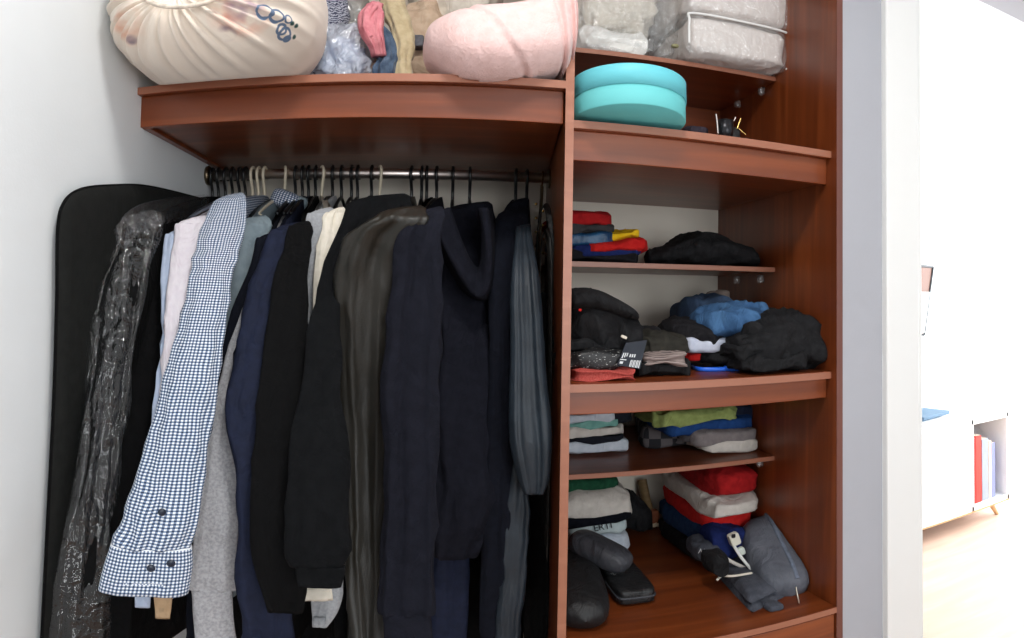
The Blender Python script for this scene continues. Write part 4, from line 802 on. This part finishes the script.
tube('zipper', zp, .0035, cl('zip_tape', (96, 104, 118)), T, n=8, rows=30, flat=1.6)
tube('zip_pull', [at(796, 587, Y=.06), at(797, 594, Y=.05), at(799, 603, Y=.045)], .004, plain('pull_metal', (214, 206, 190), .3, .8), T, n=8, rows=10, flat=.5)
T = thing('folded_trousers', at(740, 590, Z=ZB), 'grey folded trousers with a pale drawstring lying at the board front', 'trousers')
def quad_slab(pts, z0, h, mat, name, seed, parent, n=22):
    p = [at(px, py, Z=z0) for px, py in pts]; U = np.linspace(0, 1, n); G = np.array([[(p[0] * (1 - u) + p[1] * u) * (1 - v) + (p[3] * (1 - u) + p[2] * u) * v for u in U] for v in U])
    ed = np.minimum(np.minimum(U, 1 - U)[None, :], np.minimum(U, 1 - U)[:, None]); hh = h * np.clip(ed * 9, 0, 1) ** .5
    top = G + np.stack([0 * hh, 0 * hh, hh + .004 * nz(G, 40, seed) * np.clip(ed * 9, 0, 1)], -1)
    V = np.concatenate([top.reshape(-1, 3), G.reshape(-1, 3)]); Fc = []
    for i in range(n - 1):
        for j in range(n - 1):
            a = i * n + j; Fc.append((a, a + n, a + n + 1, a + 1)); Fc.append((n * n + a, n * n + a + 1, n * n + a + n + 1, n * n + a + n))
    return mesh_obj(name, V, Fc, mat, parent)
quad_slab([(703, 560), (742, 548), (786, 596), (752, 613)], ZB + .001, .022, m_gtr, 'cloth', 84, T)
quad_slab([(706, 552), (742, 541), (783, 588), (750, 604)], ZB + .022, .022, m_gtr, 'cloth', 85, T)
blob('waist_tab', at(774, 606, Z=ZB + .008), (.035, .03, .016), m_gtr, T, amp=.002)
tube('drawstring', [at(717, 580, Z=ZB + .05), at(722, 576, Z=ZB + .052), at(733, 576, Z=ZB + .053), at(752, 573, Z=ZB + .052)], .003, m_cream, T, n=8)
heap('cap', 'small round black knitted cap lying on the grey trousers', 'cap', m_blk3, [(705, 556, 566, .2, .02), (708, 552, 570, .2, .07), (715, 551, 572, .2, .08), (722, 554, 570, .2, .06), (726, 558, 566, .2, .02)], 86, flat=None)
T = thing('folded_t_shirt', at(730, 545, Y=.3), 'navy folded t-shirt with a white stripe and lettering by the pouch', 't-shirt')
pxblob('cloth', m_blu, 714, 750, 530, 562, .27, .1, T, e1=.6, e2=.5, crease=.004)
pxblob('collar', m_gtr, 700, 722, 545, 562, .27, .1, T, e1=.6, e2=.5, crease=.003)
text('lettering', 'SW', .02, frame(osurf(T.children[1], 711, 549, .006), (-1, 0, .35), (0, -1, .5)), m_prt, T)
tube('stripe', [at(722, 556, Y=.25), at(734, 563, Y=.24), at(745, 568, Y=.23)], .005, m_offw, T, n=8, flat=.5)
T = thing('plug_adapter', at(735, 540, Y=.25), 'white plastic adapter with its cable lying on the navy t-shirt', 'adapter')
blob('body', at(734, 539, Y=.245), (.026, .02, .034), plain('plastic_ivory', (226, 222, 206), .4), T, e1=.35, e2=.35, tilt=.3)
blob('slot', at(733.5, 536, Y=.233), (.010, .004, .010), black_pl, T, e1=.4, e2=.4, rows=8, cols=12)
blob('plug', at(741, 551, Y=.235), (.018, .015, .022), plain('plastic_pale', (206, 214, 204), .4), T, e1=.5, e2=.5, tilt=.3)
tube('cable', [at(734, 546, Y=.235), at(741, 557, Y=.225), at(750, 568, Y=.21), at(759, 581, Y=.19)], .004, plain('cable_white', (226, 226, 222), .5), T, n=8)

# ------------------------------------------------------------------ living room through the doorway
T = thing('console_table', (2.6, 1.5, 0), 'white low sideboard on slanted wooden legs with an open cubby', 'sideboard')
m_cw = plain('lacquer_white', (244, 244, 243), .4); m_lw = wood('leg_wood', 20, 20, 4, (190, 150, 104), (208, 170, 124), .5)
x0, x1, y0, y1, z0, z1 = 1.6, 3.16, 1.36, 1.76, .10, .68
xc = 2.83
box('top', x0, x1, y0, y1, z1 - .03, z1, m_cw, T); box('base_board', x0, x1, y0, y1, z0, z0 + .035, m_cw, T); box('base_edge', x0, x1, y0 - .001, y0 + .004, z0 - .004, z0 + .006, m_lw, T, 0)
box('side', x1 - .02, x1, y0, y1, z0, z1, m_cw, T); box('side', x0, x0 + .02, y0, y1, z0, z1, m_cw, T); box('partition', xc - .02, xc, y0, y1, z0, z1, m_cw, T); box('back', x0, x1, y1 - .01, y1, z0, z1, m_cw, T)
for xa, xb in ((x0 + .02, 2.2), (2.204, xc - .02)): box('door', xa, xb, y0 - .002, y0 + .016, z0 + .036, z1 - .031, m_cw, T)
for xx, sx in ((x1 - .12, .06), (x0 + .12, -.06)):
    for yy in (y0 + .06, y1 - .06): tube('leg', [(xx, yy, z0), (xx + sx, yy - .01, 0)], .018, m_lw, T, n=12, rows=2, taper=(1, .65))
def book(xa, w_, h, dep, c, label, lean=0):
    T = thing('book', (xa, y0 + .1, z0 + .035), label, 'book')
    V = box('cover', xa, xa + w_, y0 + .03, y0 + .03 + dep, z0 + .0355, z0 + .0355 + h, plain('book_' + label[:9].replace(' ', '_'), c, .6), T, .001)
    box('pages', xa + .003, xa + w_ - .003, y0 + .034, y0 + .026 + dep, z0 + .037 + h * .0, z0 + .0368 + h, m_cream, T, 0)
book(xc + .004, .045, .42, .25, (224, 44, 40), 'wide bright red binder standing in the cubby'); book(xc + .052, .05, .43, .24, (214, 60, 52), 'second red binder next to the wide one')
book(xc + .108, .06, .40, .22, (150, 160, 176), 'grey blue folder between red and pale books'); book(xc + .172, .025, .38, .2, (232, 206, 176), 'pale beige book beside the grey folder'); book(xc + .2, .03, .36, .2, (130, 140, 200), 'lavender blue book at the end of the row')
T = thing('laptop', (2.6, 1.5, z1), 'closed silver laptop with a dark blue sleeve on the white sideboard', 'laptop')
box('body', 2.42, 2.68, 1.38, 1.60, z1 + .001, z1 + .03, plain('laptop_silver', (196, 198, 202), .4), T, .004)
box('sleeve', 2.46, 2.74, 1.45, 1.66, z1 + .031, z1 + .055, plain('sleeve_blue', (84, 112, 136), .7), T, .006, yaw=.2)
T = thing('picture_frame', (2.7, 1.94, 1.3), 'thin dark framed picture hanging tilted beyond the doorway', 'picture')
f3 = [at(x_, y_, Y=1.93) for x_, y_ in ((870, 262), (933, 267), (924, 335), (861, 345))]
m_fd = plain('frame_dark', (46, 48, 52), .4)
for i in range(4): tube('frame', [f3[i], f3[(i + 1) % 4]], .009, m_fd, T, n=6, rows=2)
V = np.array(f3 + [q + np.array([0, .012, 0]) for q in f3]); mesh_obj('print', V, [(0, 3, 2, 1), (4, 5, 6, 7), (0, 1, 5, 4), (1, 2, 6, 5), (2, 3, 7, 6), (3, 0, 4, 7)], plain('print_paper', (122, 92, 82), .6), T, False)
q0 = [at(x_, y_, Y=1.922) for x_, y_ in ((864, 290), (930, 292), (924.5, 333), (862, 343))]; mesh_obj('mount', np.array(q0), [(0, 3, 2, 1)], plain('mount_pale', (176, 182, 182), .6), T, False)

tag(pxblob('olive_pouch', cl('cloth_olive_grey', (128, 126, 104), (146, 144, 122)), 280, 303, 64, 76, .03, .06, zb=ZLt, e1=.6, e2=.5, crease=.003), 'small olive grey pouch peeking out under the floral bundle', 'pouch')
